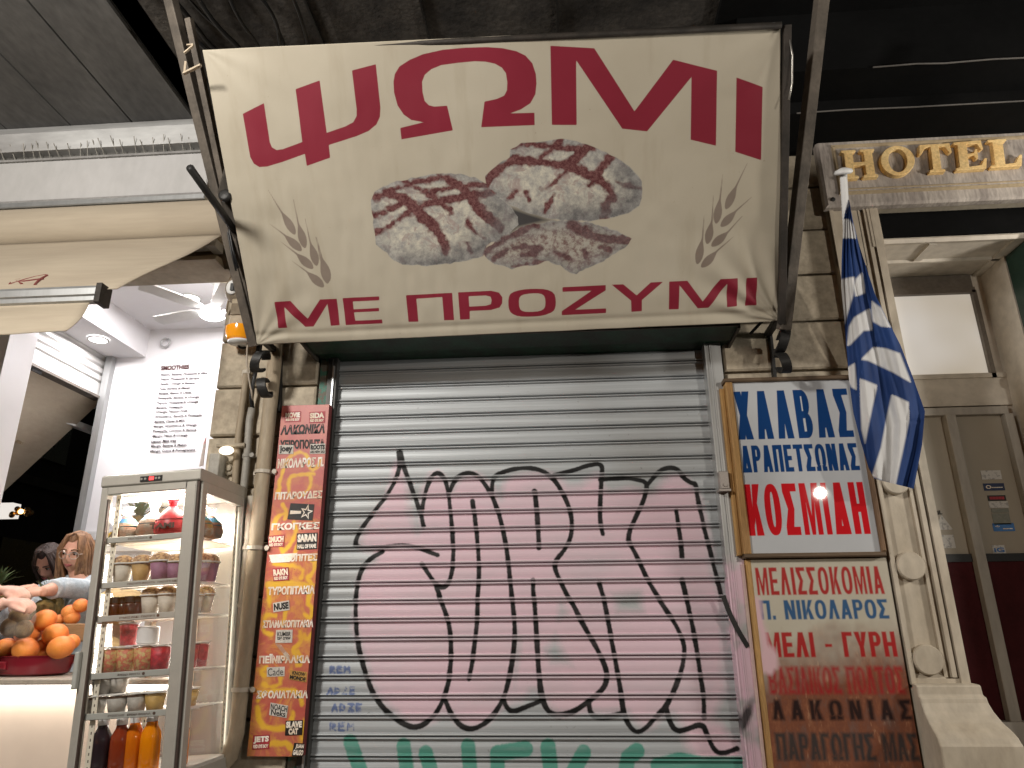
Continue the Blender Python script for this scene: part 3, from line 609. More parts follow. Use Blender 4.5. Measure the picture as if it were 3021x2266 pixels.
MB().tube([pY(494, 455, -.62), pY(496, 500, -.6), pY(503, 540, -.58), pY(514, 580, -.55)], .006, 6).tube([pY(489, 450, -.62), pY(490, 490, -.6), pY(500, 545, -.58), pY(510, 585, -.55)], .005, 6).build("cable", BLACKP, aw, True)
PALET = mat("pale_tie", (.55, .45, .33), None, .7)
MB().bar(pY(401, 133, -1.1), pY(398, 158, -1.09), .008, .008).bar(pY(397, 159, -1.1), pY(434, 141, -1.14), .012, .010).build("wire_tie", PALET, aw); MB().bar(pY(404, 98, -1.1), pY(418, 97, -1.1), .01, .006).bar(pY(398, 115, -1.1), pY(417, 99, -1.1), .01, .006).build("wire_tie", PALET, aw)
def scroll(cx_, cz, cy, r, wd, a0, a1, parent, th=.012, name="scroll_bracket", tw=0.0):
    b = MB(); n = 18; L = []
    for i in range(n+1):
        t = R(a0+(a1-a0)*i/n); L.append((math.cos(t), math.sin(t)))
    vs = []; fs = []
    for (c_, s_) in L:
        for rr in (r, r-th):
            for xx in (-wd/2, wd/2): vs.append((cx_+xx+tw*s_, cy-rr*c_, cz+rr*s_))
    for i in range(n):
        o = i*4; fs += [(o, o+1, o+5, o+4), (o+3, o+2, o+6, o+7), (o+2, o, o+4, o+6), (o+1, o+3, o+7, o+5)]
    fs += [(0, 2, 3, 1), (n*4, n*4+1, n*4+3, n*4+2)]
    return b.add(vs, fs).build(name, BLACK, parent, 'auto')
for cx0, pxs in ((-1.43, ((562, 785), (572, 838))), (1.045, ((1690, 742), (1690, 784)))):
    q0 = pY(*pxs[0], -.27); q1 = pY(*pxs[1], -.25)
    scroll(q0[0], q0[2]+.01, -.27, .055, .045, -150, 150, aw, tw=.018); scroll(q1[0], q1[2], -.25, .05, .045, -170, 120, aw, tw=-.012)
    MB().bar((q0[0], -.06, q0[2]+.13), (q0[0]-.005, -.30, q0[2]+.13), .03, .03).bar((q0[0]+.012, -.065, q0[2]+.14), (q1[0]+.01, -.065, q1[2]-.07), .04, .016).bar((q0[0], -.3, q0[2]+.15), (q0[0], -.30, q0[2]+.02), .028, .02).build("mounting_iron", BLACK, aw, bevel=.003)
# the flat iron scroll work between bracket and wall
MB().tube([pY(1620, 722, -.14), pY(1636, 705, -.16), pY(1650, 690, -.2)], .008, 8).build("stay_rod", BLACK, aw, True)

# ------------------------------------------------------------------ block letters for the sign boards: polygons in a unit box, as (outline, hole)
def ell(cx, cy, rx, ry, a0=0, a1=360, n=36, e=.82):
    o = []
    for i in range(n+1):
        t = R(a0+(a1-a0)*i/n); c_, s_ = math.cos(t), math.sin(t)
        o.append((cx+rx*math.copysign(abs(c_)**e, c_), cy+ry*math.copysign(abs(s_)**e, s_)))
    return o
def rc(x0, y0, x1, y1): return ([(x0, y0), (x1, y0), (x1, y1), (x0, y1)], None)
def bowl(y0, y1, a, b, x1=1.0):
    h = (y1-y0)/2; cy = (y0+y1)/2
    return ([(0, y0)]+[(x1-.42+.42*math.cos(R(t)), cy+h*math.sin(R(t))) for t in range(-90, 91, 15)]+[(0, y1)],
            [(a, y0+b)]+[(x1-.42+(.42-a)*math.cos(R(t)) if a < .42 else x1-a, cy+(h-b)*math.sin(R(t))) for t in range(-90, 91, 15)]+[(a, y1-b)])
def glyph(ch, a, b):
    k = .5-.55*a; yi = min(.97, (.5-a)/k)
    lam = [(0, 0), (a, 0), (.5, yi), (1-a, 0), (1, 0), (.5+.55*a, 1), (.5-.55*a, 1)]
    if ch == 'Λ': return [(lam, None)]
    if ch == 'Α': return [(lam, None), ([(a*.6+.2*k, .2), (1-a*.6-.2*k, .2), (1-a*.6-(.2+b)*k, .2+b), (a*.6+(.2+b)*k, .2+b)], None)]
    if ch == 'Δ': return [([(0, 0), (1, 0), (.5+.55*a, 1), (.5-.55*a, 1)], [(a+b*k, b), (1-a-b*k, b), (.5, yi)])]
    if ch == 'Β': return [bowl(0, .54, a, b), bowl(.54-b*.9, 1, a, b, .94)]
    if ch == 'Ρ': return [rc(0, 0, a, 1), bowl(.42, 1, a, b)]
    if ch == 'Γ': return [rc(0, 0, a, 1), rc(0, 1-b, 1, 1)]
    if ch == 'Ε': return [rc(0, 0, a, 1), rc(0, 1-b, .96, 1), rc(0, 0, 1, b), rc(0, .5-b/2, .9, .5+b/2)]
    if ch == 'Η': return [rc(0, 0, a, 1), rc(1-a, 0, 1, 1), rc(0, .5-b/2, 1, .5+b/2)]
    if ch == 'Ι': return [rc(0, 0, 1, 1)]
    if ch == 'Κ': return [rc(0, 0, a, 1), ([(a*.9, .36), (1-a*1.15, 1), (1, 1), (a*.9, .36-.26+.0)], None), ([(a*.95+.12, .5), (a*.95+.32, .68), (1, 0), (1-a*1.15, 0)], None)]
    if ch == 'Μ': m_ = a*.8; return [([(0, 0), (m_, 0), (m_, .62), (.5-m_*.35, 0), (.5+m_*.35, 0), (1-m_, .62), (1-m_, 0), (1, 0), (1, 1), (1-m_*1.25, 1), (.5, .36), (m_*1.25, 1), (0, 1)], None)]
    if ch == 'Ν': return [rc(0, 0, a, 1), rc(1-a, 0, 1, 1), ([(0, 1), (a*1.15, 1), (1, 0), (1-a*1.15, 0)], None)]
    if ch == 'Ο': return [(ell(.5, .5, .5, .5), ell(.5, .5, .5-a, .5-b))]
    if ch == 'Π': return [rc(0, 0, a, 1), rc(1-a, 0, 1, 1), rc(0, 1-b, 1, 1)]
    if ch == 'Σ': return [([(0, 0), (1, 0), (1, b), (a*1.25, b), (.62+a*.25, .5), (a*1.25, 1-b), (1, 1-b), (1, 1), (0, 1), (0, 1-b*1.05), (.62-a*.8, .5), (0, b*1.05)], None)]
    if ch == 'Τ': return [rc(.5-a/2, 0, .5+a/2, 1), rc(0, 1-b, 1, 1)]
    if ch == 'Υ': return [rc(.5-a/2, 0, .5+a/2, .45), ([(0, 1), (a*1.15, 1), (.5, .62), (1-a*1.15, 1), (1, 1), (.5+a/2, .40), (.5-a/2, .40)], None)]
    if ch == 'Χ': return [([(0, 0), (a*1.1, 0), (1, 1), (1-a*1.1, 1)], None), ([(0, 1), (a*1.1, 1), (1, 0), (1-a*1.1, 0)], None)]
    if ch == 'Ω': return [(ell(.5, .52, .5, .48, -52, 232)+ell(.5, .52, .5-a, .48-b, 232, -52), None), rc(0, 0, .44, b), rc(.56, 0, 1, b), rc(.44-a*.62, 0, .44, .22), rc(.56, 0, .56+a*.62, .22)]
    if ch == '.': return [rc(0, 0, 1, .2)]
    if ch == '-': return [rc(0, .40, 1, .52)]
    return []
WID = {'Ι': .36, '.': .28, '-': .55, ' ': .55, 'Μ': 1.22, 'Ω': 1.08, 'Ε': .88, 'Γ': .82, 'Ο': 1.05, 'Σ': .92, 'Ρ': .92, 'Β': .98}
def text_sd(P2, txt, x0, x1, z0, z1, a, b, gap=.18):
    ws = [WID.get(c, 1.0) for c in txt]; tot = sum(ws)+gap*(len(txt)-1); sc = (x1-x0)/tot; x = x0; ds = []
    for c, w_ in zip(txt, ws):
        ga = a if c not in 'Ι.-' else 1
        for o, h in glyph(c, min(ga/ max(w_, .5) if c != 'Ι' else 1, .45), b):
            d = sd_poly(P2, [(x+p[0]*w_*sc, z0+p[1]*(z1-z0)) for p in o])
            if h: d = np.maximum(d, -sd_poly(P2, [(x+p[0]*w_*sc, z0+p[1]*(z1-z0)) for p in h]))
            ds.append(d)
        x += (w_+gap)*sc
    return union(ds)
def line_box(crop, bl, br, tl, tr, Y):
    q = [sY(*Sl(crop, [p])[0], Y) for p in (bl, br, tl, tr)]
    return (q[0][0]+q[2][0])/2, (q[1][0]+q[3][0])/2, (q[0][2]+q[1][2])/2, (q[2][2]+q[3][2])/2

# ------------------------------------------------------------------ white sweets sign
CW = (2100, 1080, 2.765); CL = (2100, 1600, 2.491)
X0, X1, Z0, Z1 = .838, 1.412, 1.862, 2.678
gx, gz = np.meshgrid(np.arange(X0, X1+.001, .0029), np.arange(Z0, Z1+.001, .0033)); P2 = np.stack([gx.ravel(), gz.ravel()], 1)
YS = -.122
bl_ = union([text_sd(P2, "ΧΑΛΒΑΣ", *line_box(CW, (215,605), (1158,575), (175,212), (1102,180), YS), .42, .135, .28),
             text_sd(P2, "ΔΡΑΠΕΤΣΩΝΑΣ", *line_box(CW, (245,875), (1208,845), (240,655), (1178,623), YS), .40, .165, .14)])
rd_ = text_sd(P2, "ΚΟΣΜΙΔΗ", *line_box(CW, (310,1390), (1297,1365), (258,968), (1228,942), YS), .42, .16, .22)
s = NT("white_sign_face"); f = s.rng(s.noise(3, 5), .35, .7); base = s.mix(f, (.43, .44, .455), (.48, .49, .505))
base = s.mix(s.rng(s.noise(90, 2), .74, .8, 0, .4), base, (.3, .28, .26))
base = s.mix(s.mask("blue", .0015), base, (.010, .045, .155)); base = s.mix(s.mask("red", .0015), base, (.50, .012, .018))
s.set(base, .035, 0, .12)
sg = thing("sweets_sign", "white framed sign with blue and red Greek letters above a rusty sign", "sign", (1.12, -.1, 1.85))
grid_mesh("sign_face", np.stack([gx, np.full_like(gx, YS), gz], -1), s.m, sg, dict(blue=bl_.reshape(gx.shape), red=rd_.reshape(gx.shape)), smooth=False)
MB().box(X0, X1, YS+.002, -.052, Z0, Z1).build("sign_back", MORTAR, sg)
MB().bbox(X0-.028, X0+.006, YS-.016, -.05, Z0-.006, Z1+.004, .006).bbox(X0-.050, X0-.028, YS+.02, -.05, Z0-.006, Z1-.02, .004).build("wooden_frame", WOOD, sg)
MB().bbox(X0-.035, X1+.022, YS-.018, -.05, Z1, Z1+.020, .005).build("wooden_frame", WOODD, sg); MB().bbox(X0-.028, X1+.018, YS-.016, -.05, Z0-.020, Z0, .005).build("wooden_frame", WOODD, sg)
MB().bbox(X1, X1+.022, YS-.016, -.05, Z0, Z1, .006).build("wooden_frame", mat("brown_wood_frame", (.26, .15, .075), (.13, .075, .04), .6, sc=8, stretch=(3, 1, .3), bump=.2), sg)

# ------------------------------------------------------------------ rusty beekeeper sign
X0, X1, Z0, Z1 = .842, 1.440, .60, 1.838; YS = -.104
gx, gz = np.meshgrid(np.arange(X0, X1+.001, .0029), np.arange(Z0, Z1+.001, .0033)); P2 = np.stack([gx.ravel(), gz.ravel()], 1)
def LB(*q): return line_box(CL, *q, YS)
rd_ = union([text_sd(P2, "ΜΕΛΙΣΣΟΚΟΜΙΑ", *LB((340,393),(1272,375),(315,190),(1238,172)), .33, .145, .2),
             text_sd(P2, "ΜΕΛΙ - ΓΥΡΗ", *LB((405,852),(1365,835),(383,668),(1340,650)), .36, .17, .16)-0.0])
rf_ = text_sd(P2, "ΒΑΣΙΛΙΚΟΣ ΠΟΛΤΟΣ", *LB((430,1115),(1425,1110),(408,925),(1390,905)), .34, .15, .12)
bl_ = text_sd(P2, "Π. ΝΙΚΟΛΑΡΟΣ", *LB((360,575),(1305,555),(345,432),(1283,413)), .33, .17, .16)
bk_ = union([text_sd(P2, "ΛΑΚΩΝΙΑΣ", *LB((445,1308),(1475,1300),(440,1165),(1450,1155)), .36, .19, .62)])
dk_ = text_sd(P2, "ΠΑΡΑΓΩΓΗΣ ΜΑΣ", *LB((485,1605),(1540,1600),(465,1410),(1492,1400)), .36, .15, .14)
pkz = union([sd_line(P2, [(.846, 1.66), (.865, 1.50), (.87, 1.38)], .02), sd_poly(P2, [(.84, 1.62), (.865, 1.58), (.885, 1.48), (.905, 1.43), (.90, 1.38), (.84, 1.36)])])+(vnoise(gx.shape, 10, 4).ravel()-.5)*.02
zt = (P2[:, 1]-1.47); xt = P2[:, 0]-1.14
rust = zt-.045+.26*np.clip(-xt, 0, 1)*.9-.12*np.clip(xt, 0, 1)+(vnoise(gx.shape, 28, 8).ravel()-.5)*.09+(vnoise(gx.shape, 7, 9).ravel()-.5)*.05
s = NT("rusty_sign_face"); f = s.rng(s.noise(4, 6), .35, .7); base = s.mix(f, (.44, .40, .315), (.48, .44, .36))
rm = s.rng(s.attr("rust"), .07, -.19, 0, 1); n1 = s.noise(16, 7, (1, 1, .5), .7)
rustc = s.mix(s.rng(n1, .36, .66), (.11, .028, .017), s.mix(s.noise(60, 4), (.20, .075, .04), (.32, .135, .07)))
rustc = s.mix(s.rng(s.noise(45, 4, (1, 1, .35)), .62, .72, 0, .5), rustc, (.48, .26, .15))
base = s.mix(s.math('MULTIPLY', rm, s.rng(n1, .25, .5, .75, 1)), base, rustc)
wb = s.noise(70, 4, (1, 1, .3))
base = s.mix(s.math('MULTIPLY', s.mask("red", .003, 0, wb, .0015), .95), base, (.34, .006, .008))
base = s.mix(s.math('MULTIPLY', s.mask("blue", .003, 0, wb, .0015), .95), base, (.012, .075, .19))
base = s.mix(s.math('MULTIPLY', s.mask("faded", .008, .001, wb, .007), .85), base, (.30, .012, .016))
base = s.mix(s.math('MULTIPLY', s.mask("black", .007, .002, wb, .004), .95), base, (.015, .008, .008))
base = s.mix(s.math('MULTIPLY', s.mask("dark", .007, .002, wb, .006), .90), base, s.mix(s.noise(18, 3), (.02, .03, .035), (.045, .035, .03)))
base = s.mix(s.mask("pink", .012), base, (.60, .40, .43))
s.set(base, s.rng(rm, 0, 1, .5, .75), 0, .12); s.bump(s.noise(50, 6), .12, .004)
sg = thing("beekeeper_sign", "rust-stained sign with red, blue and black Greek lines beside shutter", "sign", (1.14, -.09, .6))
sh4 = lambda q: q.reshape(gx.shape)
grid_mesh("sign_face", np.stack([gx, np.full_like(gx, YS), gz], -1), s.m, sg, dict(red=sh4(rd_), faded=sh4(rf_), blue=sh4(bl_), black=sh4(bk_), dark=sh4(dk_), rust=sh4(rust), pink=sh4(pkz)), smooth=False)
MB().box(X0, X1, YS+.002, -.052, Z0, Z1).build("sign_back", MORTAR, sg)
MB().bbox(X0-.022, X0, YS-.006, -.05, Z0, Z1, .005).build("wooden_frame", WOOD, sg)
MB().bbox(X0-.040, X0-.024, YS+.012, -.05, Z0, Z1-.02, .004).build("pale_edge", mat("peeling_pale_edge", (.50, .42, .33), (.58, .36, .40), .7, sc=5, stretch=(1, 1, .5)), sg)

# ------------------------------------------------------------------ tall red menu board with stickers
X0, X1, Z0, Z1 = -1.412, -1.166, 1.03, 2.636; YS = -.102
gx, gz = np.meshgrid(np.arange(X0, X1+.001, .0031), np.arange(Z0, Z1+.001, .0034)); P2 = np.stack([gx.ravel(), gz.ravel()], 1)
CR = (700, 1160, 2.86); CQ = (700, 1700, 2.93)
def rb(cr, pts, r=.0095): return sd_line(P2, smooth_line(wallXZ(Sl(cr, pts), YS), 1), r)
yl = union([rb(CR, [(360,880),(345,800),(390,640),(430,540),(520,490),(600,530),(610,620),(650,660),(700,570)]), rb(CR, [(440,860),(430,740),(470,690),(640,680)]), rb(CR, [(620,700),(620,790),(560,860)]), rb(CR, [(380,940),(420,1000),(400,1060)]), rb(CR, [(310,1110),(340,1040),(410,1010)]), rb(CR, [(480,1090),(500,1200),(390,1350),(370,1300)]), rb(CR, [(530,1240),(500,1300),(480,1380)]), rb(CR, [(310,1440),(430,1450),(560,1480),(540,1560)]), rb(CR, [(620,1390),(660,1440),(630,1530),(580,1560),(640,1620)]), rb(CR, [(260,1620),(420,1600),(560,1620)], .014),
            rb(CQ, [(260,80),(350,50),(500,60),(600,70),(640,130),(600,230),(650,270),(640,370),(580,330)], .011), rb(CQ, [(270,120),(280,260)]), rb(CQ, [(430,250),(410,350),(390,420)]), rb(CQ, [(330,340),(240,330),(215,480),(290,500)]), rb(CQ, [(540,480),(560,560),(500,610),(480,640),(540,760)]), rb(CQ, [(580,510),(600,550),(650,500)]), rb(CQ, [(250,790),(200,830),(240,860)]), rb(CQ, [(520,650),(560,700),(520,760)]), rb(CQ, [(370,880),(370,940),(270,960),(230,930)]), rb(CQ, [(180,1080),(210,1000),(380,980),(540,1000),(560,1100)]), rb(CQ, [(170,1130),(190,1270),(300,1330),(420,1310)], .012), rb(CQ, [(460,1230),(490,1160),(480,1240)], .008), rb(CQ, [(290,1450),(400,1440),(470,1480)], .012), rb(CQ, [(575,1250),(560,1400)])])
yl = yl+(vnoise(gx.shape, 6, 6).ravel()-.5)*.008
s = NT("red_board_face"); f = s.rng(s.noise(6, 6, (1, 1, 1), .6, 1.2), .35, .65)
q = s.n.new("ShaderNodeSeparateXYZ"); s.link(s.tc.outputs['Object'], q.inputs[0]); up = s.rng(q.outputs[2], .7, 1.35, 0, 1)
base = s.mix(f, s.mix(up, (.46, .09, .07), (.46, .105, .095)), s.mix(up, (.56, .18, .10), (.52, .145, .125)))
wash = s.math('MULTIPLY', s.rng(s.noise(5, 5, (1, 1, 1), .6, 2.2), .46, .6), s.rng(up, 0, 1, .9, .12))
base = s.mix(wash, base, s.mix(s.noise(12), (.62, .29, .05), (.68, .34, .08)))
base = s.mix(s.math('MULTIPLY', s.mask("yellow", .005, 0, s.noise(40), .004), s.rng(s.noise(9), .3, .6, .6, .95)), base, s.mix(s.noise(15), (.74, .43, .02), (.80, .50, .05)))
base = s.mix(s.rng(s.noise(60, 3), .70, .76, 0, .5), base, (.2, .05, .04))
s.set(base, .42, 0, .4)
mb = thing("menu_board", "tall narrow red board of Greek pie names covered in stickers and yellow scribble", "sign", (-1.29, -.09, 1.03))
grid_mesh("board_face", np.stack([gx, np.full_like(gx, YS), gz], -1), s.m, mb, dict(yellow=yl.reshape(gx.shape)), smooth=False)
MB().box(X0, X1, YS+.002, -.055, Z0, Z1).build("board_edge", mat("board_edge_red", (.20, .03, .03), None, .6), mb)

# small lettering from outlines
def text_raw(body, bold=.0, shear=0, spacing=1.0):
    cu = bpy.data.curves.new("lettering", 'FONT'); cu.body = body; cu.size = 1; cu.offset = bold; cu.shear = shear; cu.resolution_u = 3
    cu.align_x = 'LEFT'; cu.space_character = spacing
    o = bpy.data.objects.new("lettering", cu); COL.objects.link(o); dg = bpy.context.evaluated_depsgraph_get()
    me = bpy.data.meshes.new_from_object(o.evaluated_get(dg)); bpy.data.objects.remove(o); bpy.data.curves.remove(cu)
    v = np.array([p.co[:] for p in me.vertices]).reshape(-1, 3); f = [tuple(p.vertices) for p in me.polygons]; bpy.data.meshes.remove(me)
    return v, f
def text_quad(mbd, body, bl, br, tl, bold=.0, shear=0, keep=False, spacing=1.0):
    # lettering stretched into the parallelogram bl, br, tl (3D)
    v, f = text_raw(body, bold, shear, spacing)
    if not len(v): return
    lo = v.min(0); hi = v.max(0); a = (v[:, 0]-lo[0])/(hi[0]-lo[0]); c_ = (v[:, 1]-lo[1])/(hi[1]-lo[1]+1e-9)
    bl, br, tl = (np.array(q, float) for q in (bl, br, tl))
    mbd.add(bl+a[:, None]*(br-bl)+c_[:, None]*(tl-bl), f)
INKB = mat("black_ink", (.016, .014, .013), None, .5, sc=30); INKW = mat("white_ink", (.86, .80, .72), (.74, .60, .46), .5, sc=18, lo=.4, hi=.6)
PAPW = mat("white_sticker", (.66, .62, .56), None, .5, sc=12); PAPB = mat("black_sticker", (.02, .016, .015), None, .4, sc=12)
PAPR = mat("red_sticker", (.42, .03, .045), None, .45, sc=12); PAPY = mat("yellow_sticker", (.58, .32, .08), None, .5, sc=12); PAPG = mat("scraped_sticker", (.55, .47, .38), (.46, .25, .17), .7, sc=30, lo=.45, hi=.55)
def words(cr, txt, bl, br, tl, ink, parent, Y=-.1035, bold=.05, name="lettering", sp=1.0):
    b = MB(); q = [sY(*Sl(cr, [p])[0], Y) for p in (bl, br, tl)]; text_quad(b, txt, q[0], q[1], q[2], bold, spacing=sp); return b.build(name, ink, parent)
for a_ in ((CR, "ΛΑΚΩΝΙΚΑ", (362,352), (738,338), (375,270), INKB), (CR, "ΧΕΙΡΟΠΟΙΗΤΑ", (358,474), (738,465), (360,396), INKB), (CR, "ΝΙΚΟΛΑΡΟΣ Π.", (338,642), (728,624), (345,550), INKW), (CR, "ΠΙΤΑΡΟΥΔΕΣ", (313,905), (712,890), (322,832), INKW), (CR, "ΓΚΟΓΚΕΣ", (285,1162), (690,1150), (292,1095), INKW), (CR, "ΧΟΡΤΟΠΙΤΕΣ", (265,1432), (672,1418), (272,1362), INKW),
           (CQ, "ΤΥΡΟΠΙΤΑΚΙΑ", (262,165), (668,152), (268,92), INKW), (CQ, "ΣΠΑΝΑΚΟΠΙΤΑΚΙΑ", (218,452), (655,446), (226,378), INKW), (CQ, "ΠΕΪΝΙΡΛΑΚΙΑ", (187,755), (628,750), (192,672), INKW), (CQ, "ΣΦΟΛΙΑΤΑΚΙΑ", (163,1062), (608,1060), (172,985), INKW)):
    words(*a_, mb)
def sticker(cr, quad_, m, lines=(), label=None, Y=-.1042, extra=None):
    q = [sY(*Sl(cr, [p])[0], Y) for p in quad_]   # tl, tr, br, bl
    b = MB().slab(q, (0, .0008, 0)); o = b.build("sticker", m, mb)
    if label: o['label'] = label
    t = MB(); tl, tr, br, bl = (np.array(x) for x in q)
    for (txt, y0, y1, x0, x1, ink, bold) in lines:
        t = MB()
        def pt(x, y): return (tl*(1-x)+tr*x)*(1-y)+(bl*(1-x)+br*x)*y+np.array([0, -.0008, 0])
        text_quad(t, txt, pt(x0, y1), pt(x1, y1), pt(x0, y0), bold); t.build("lettering", ink, o)
    if extra: extra(o, lambda x, y: (tl*(1-x)+tr*x)*(1-y)+(bl*(1-x)+br*x)*y+np.array([0, -.0009, 0]))
    return o
def two(t1, t2="RED EYE BOY", ink=INKW): return ((t1, .08, .6, .04, .96, ink, .06), (t2, .66, .92, .06, .94, ink, .06))
sticker(CR, [(402,158),(538,152),(535,240),(400,244)], PAPR, two("MOVIE"), "red sticker reading MOVIE")
sticker(CR, [(608,160),(742,152),(738,248),(606,252)], PAPR, two("SIDA"), "red sticker reading SIDA")
sticker(CR, [(352,437),(475,437),(472,512),(350,515)], PAPW, (("joey", .1, .95, .06, .94, INKB, .05),), "white sticker reading joey")
sticker(CR, [(616,430),(743,425),(742,510),(612,512)], PAPW, (("ROOTS", .08, .6, .04, .96, INKB, .07), ("642 NEW 2K8", .66, .94, .04, .96, INKB, .04)), "white sticker reading ROOTS")
def star(o, pt):
    v = [pt(.72+.30*(1 if i % 2 == 0 else .42)*math.sin(R(36*i+8))*.9, .5-.50*(1 if i % 2 == 0 else .42)*math.cos(R(36*i+8))) for i in range(10)]
    v2 = [pt(.72+.30*(.68 if i % 2 == 0 else .22)*math.sin(R(36*i+8))*.9, .5-.50*(.68 if i % 2 == 0 else .22)*math.cos(R(36*i+8))) for i in range(10)]
    b = MB(); b.add(v+v2, [(i, (i+1) % 10, 10+(i+1) % 10, 10+i) for i in range(10)]); b.build("star_outline", INKW, o)
    b = MB(); b.add([pt(.06, .45), pt(.5, .45), pt(.5, .62), pt(.06, .68)], [(0, 1, 2, 3)]); b.build("scribble_bar", INKW, o)
sticker(CR, [(450,928),(650,938),(634,1075),(422,1064)], PAPB, (), "black sticker with a white star", extra=star)
sticker(CR, [(262,1205),(398,1192),(394,1296),(260,1302)], PAPR, two("2MUCH"), "red sticker reading 2MUCH")
sticker(CR, [(503,1184),(678,1176),(672,1314),(500,1322)], PAPB, (("SARAN", .06, .55, .04, .96, INKW, .07), ("HALL OF FAME", .68, .94, .04, .96, INKW, .05)), "black sticker reading SARAN HALL OF FAME")
sticker(CR, [(265,1365),(510,1348),(440,1425),(290,1432)], INKW, (), "torn white sticker over a word")
sticker(CR, [(296,1480),(432,1468),(436,1578),(304,1588)], PAPR, two("RAKN"), "red sticker reading RAKN")
sticker(CQ, [(308,232),(448,208),(452,292),(312,312)], PAPW, (("NUSE", .1, .85, .05, .95, INKB, .05),), "white sticker with a black hand tag")
sticker(CQ, [(335,465),(478,462),(474,575),(328,578)], PAPW, (("KUMBR", .15, .5, .1, .9, INKB, .02), ("tag crew", .5, .85, .1, .9, INKB, .02)), "white sticker with small hand lettering")
sticker(CQ, [(325,582),(375,590),(455,690),(450,738),(318,740)][:4], PAPG, (), "scraped off grey sticker")
sticker(CQ, [(256,788),(410,782),(408,864),(256,870)], PAPW, (("Cade", .12, .9, .05, .93, INKB, .0),), "white sticker reading Cade")
sticker(CQ, [(458,812),(605,828),(596,918),(444,890)], PAPY, (("KNOW", .04, .45, .15, .9, INKB, .03), ("MONDE", .5, .95, .05, .95, INKB, .05)), "yellow sticker reading KNOW MONDE")
sticker(CQ, [(288,1092),(440,1120),(425,1226),(274,1200)], PAPW, (("NOACH", .06, .52, .05, .98, INKB, .02), ("Neks", .5, .95, .1, .92, INKB, .02)), "white sticker with NOACH hand tag")
sticker(CQ, [(418,1250),(568,1244),(560,1372),(412,1378)], PAPB, (("SLAVE", .05, .5, .04, .96, INKW, .07), ("CAT", .52, .95, .2, .76, INKW, .07)), "black sticker reading SLAVE CAT")
sticker(CQ, [(138,1376),(280,1370),(276,1492),(128,1500)], PAPR, two("JETS"), "red sticker reading JETS")
sticker(CQ, [(492,1440),(580,1446),(570,1560),(470,1554)], PAPB, (("JUAN", .08, .46, .2, .95, INKW, .06), ("GALGO", .5, .92, .06, .95, INKW, .06)), "black sticker reading JUAN GALGO")

# ------------------------------------------------------------------ HOTEL front
ho = thing("hotel_building", "stone and marble hotel entrance with pilaster, glazed door and panelled recess", "building", (2.0, 0, 0))
b = MB(); b.box(1.475, 3.4, -.10, .6, 3.66, 4.6); b.box(1.475, 3.4, -.115, -.1, 4.10, 4.13); b.box(1.475, 3.4, -.125, -.1, 4.20, 4.26)
b.box(2.62, 3.4, -.1, .6, 0, 3.66)
b.build("entablature", STONE2, ho)
b = MB(); b.box(1.455, 1.685, -.085, .5, 0, 3.655)
b.box(1.452, 1.472, -.112, -.085, 1.30, 3.63); b.box(1.655, 1.692, -.114, .5, 1.30, 3.63); b.box(1.625, 1.645, -.108, -.085, 1.34, 3.63); b.box(1.596, 1.610, -.100, -.085, 1.34, 3.63)
b.box(1.474, 1.655, -.1035, -.085, 1.30, 1.335); b.extr([(-.085, 1.335), (-.103, 1.335), (-.085, 1.36)], 'X', 1.476, 1.60)
b.box(1.64, 1.698, -.112, -.085, 3.40, 3.63); b.box(1.452, 1.60, -.10, -.085, 3.30, 3.63)
b.build("pilaster_shaft", MARBLE, ho)
for z in (1.41, 1.80, 2.182, 2.565, 2.95): MB().lathe([(.062, -.084), (.062, -.114), (.057, -.120), (.0, -.122)], (1.536, 0, z), 36, 'Y').build("disc", MARBLE, ho, 'auto')
b = MB(); lv = [(1.318, -.12, 1.452, 1.695), (1.312, -.150, 1.452, 1.712), (1.272, -.152, 1.452, 1.714), (1.266, -.162, 1.452, 1.72), (1.245, -.165, 1.452, 1.722), (1.215, -.178, 1.452, 1.728), (1.175, -.205, 1.452, 1.742), (1.145, -.238, 1.452, 1.757), (1.125, -.255, 1.452, 1.763), (1.108, -.262, 1.452, 1.766), (1.098, -.268, 1.452, 1.768), (0, -.268, 1.452, 1.768)]
vs = []; fs = []
for z, y, xa, xb in lv: vs += [(xa, y, z), (xb, y, z), (xb, .2, z), (xa, .2, z)]
for i in range(len(lv)-1): fs += [(i*4+j, i*4+(j+1) % 4, i*4+4+(j+1) % 4, i*4+4+j) for j in range(4)]
fs.append((0, 1, 2, 3)); b.add(vs, fs).build("pilaster_base", MARBLE, ho, bevel=.006)
# recess: soffit with mouldings, walls, door
b = MB(); b.box(1.69, 2.62, .012, .9, 3.51, 3.64)
for (x0, x1, y0, y1) in ((1.69, 2.55, .03, .06), (1.69, 2.55, .26, .295), (1.69, 2.55, .55, .60), (2.02, 2.06, .06, .26), (2.455, 2.53, .03, .55), (1.86, 1.90, .295, .55)):
    b.extr([(y0, 3.51), (y0+.008, 3.496), (y1-.008, 3.496), (y1, 3.51)], 'X', x0, x1)
b.extr([(.02, 3.51), (.03, 3.49), (.055, 3.496), (.06, 3.51)], 'X', 1.69, 2.6)
b.build("soffit", PLASTER, ho)
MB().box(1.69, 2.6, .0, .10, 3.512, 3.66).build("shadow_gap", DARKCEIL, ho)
b = MB(); b.box(2.50, 2.62, .24, .9, .1, 3.51); b.box(2.44, 2.5, .48, .9, .1, 3.505); b.build("recess_wall", PLASTER, ho)
MB().box(2.505, 2.60, -.02, .235, .3, 3.49).build("green_door_leaf", mat("bottle_green_paint", (.012, .035, .024), None, .35, sc=6), ho)
b = MB(); b.lathe([(.0, -.03), (.018, -.02), (.02, 0), (.016, .02), (.0, .03)], (2.495, .12, 2.83), 12); b.build("door_knob", GOLD, ho, True)
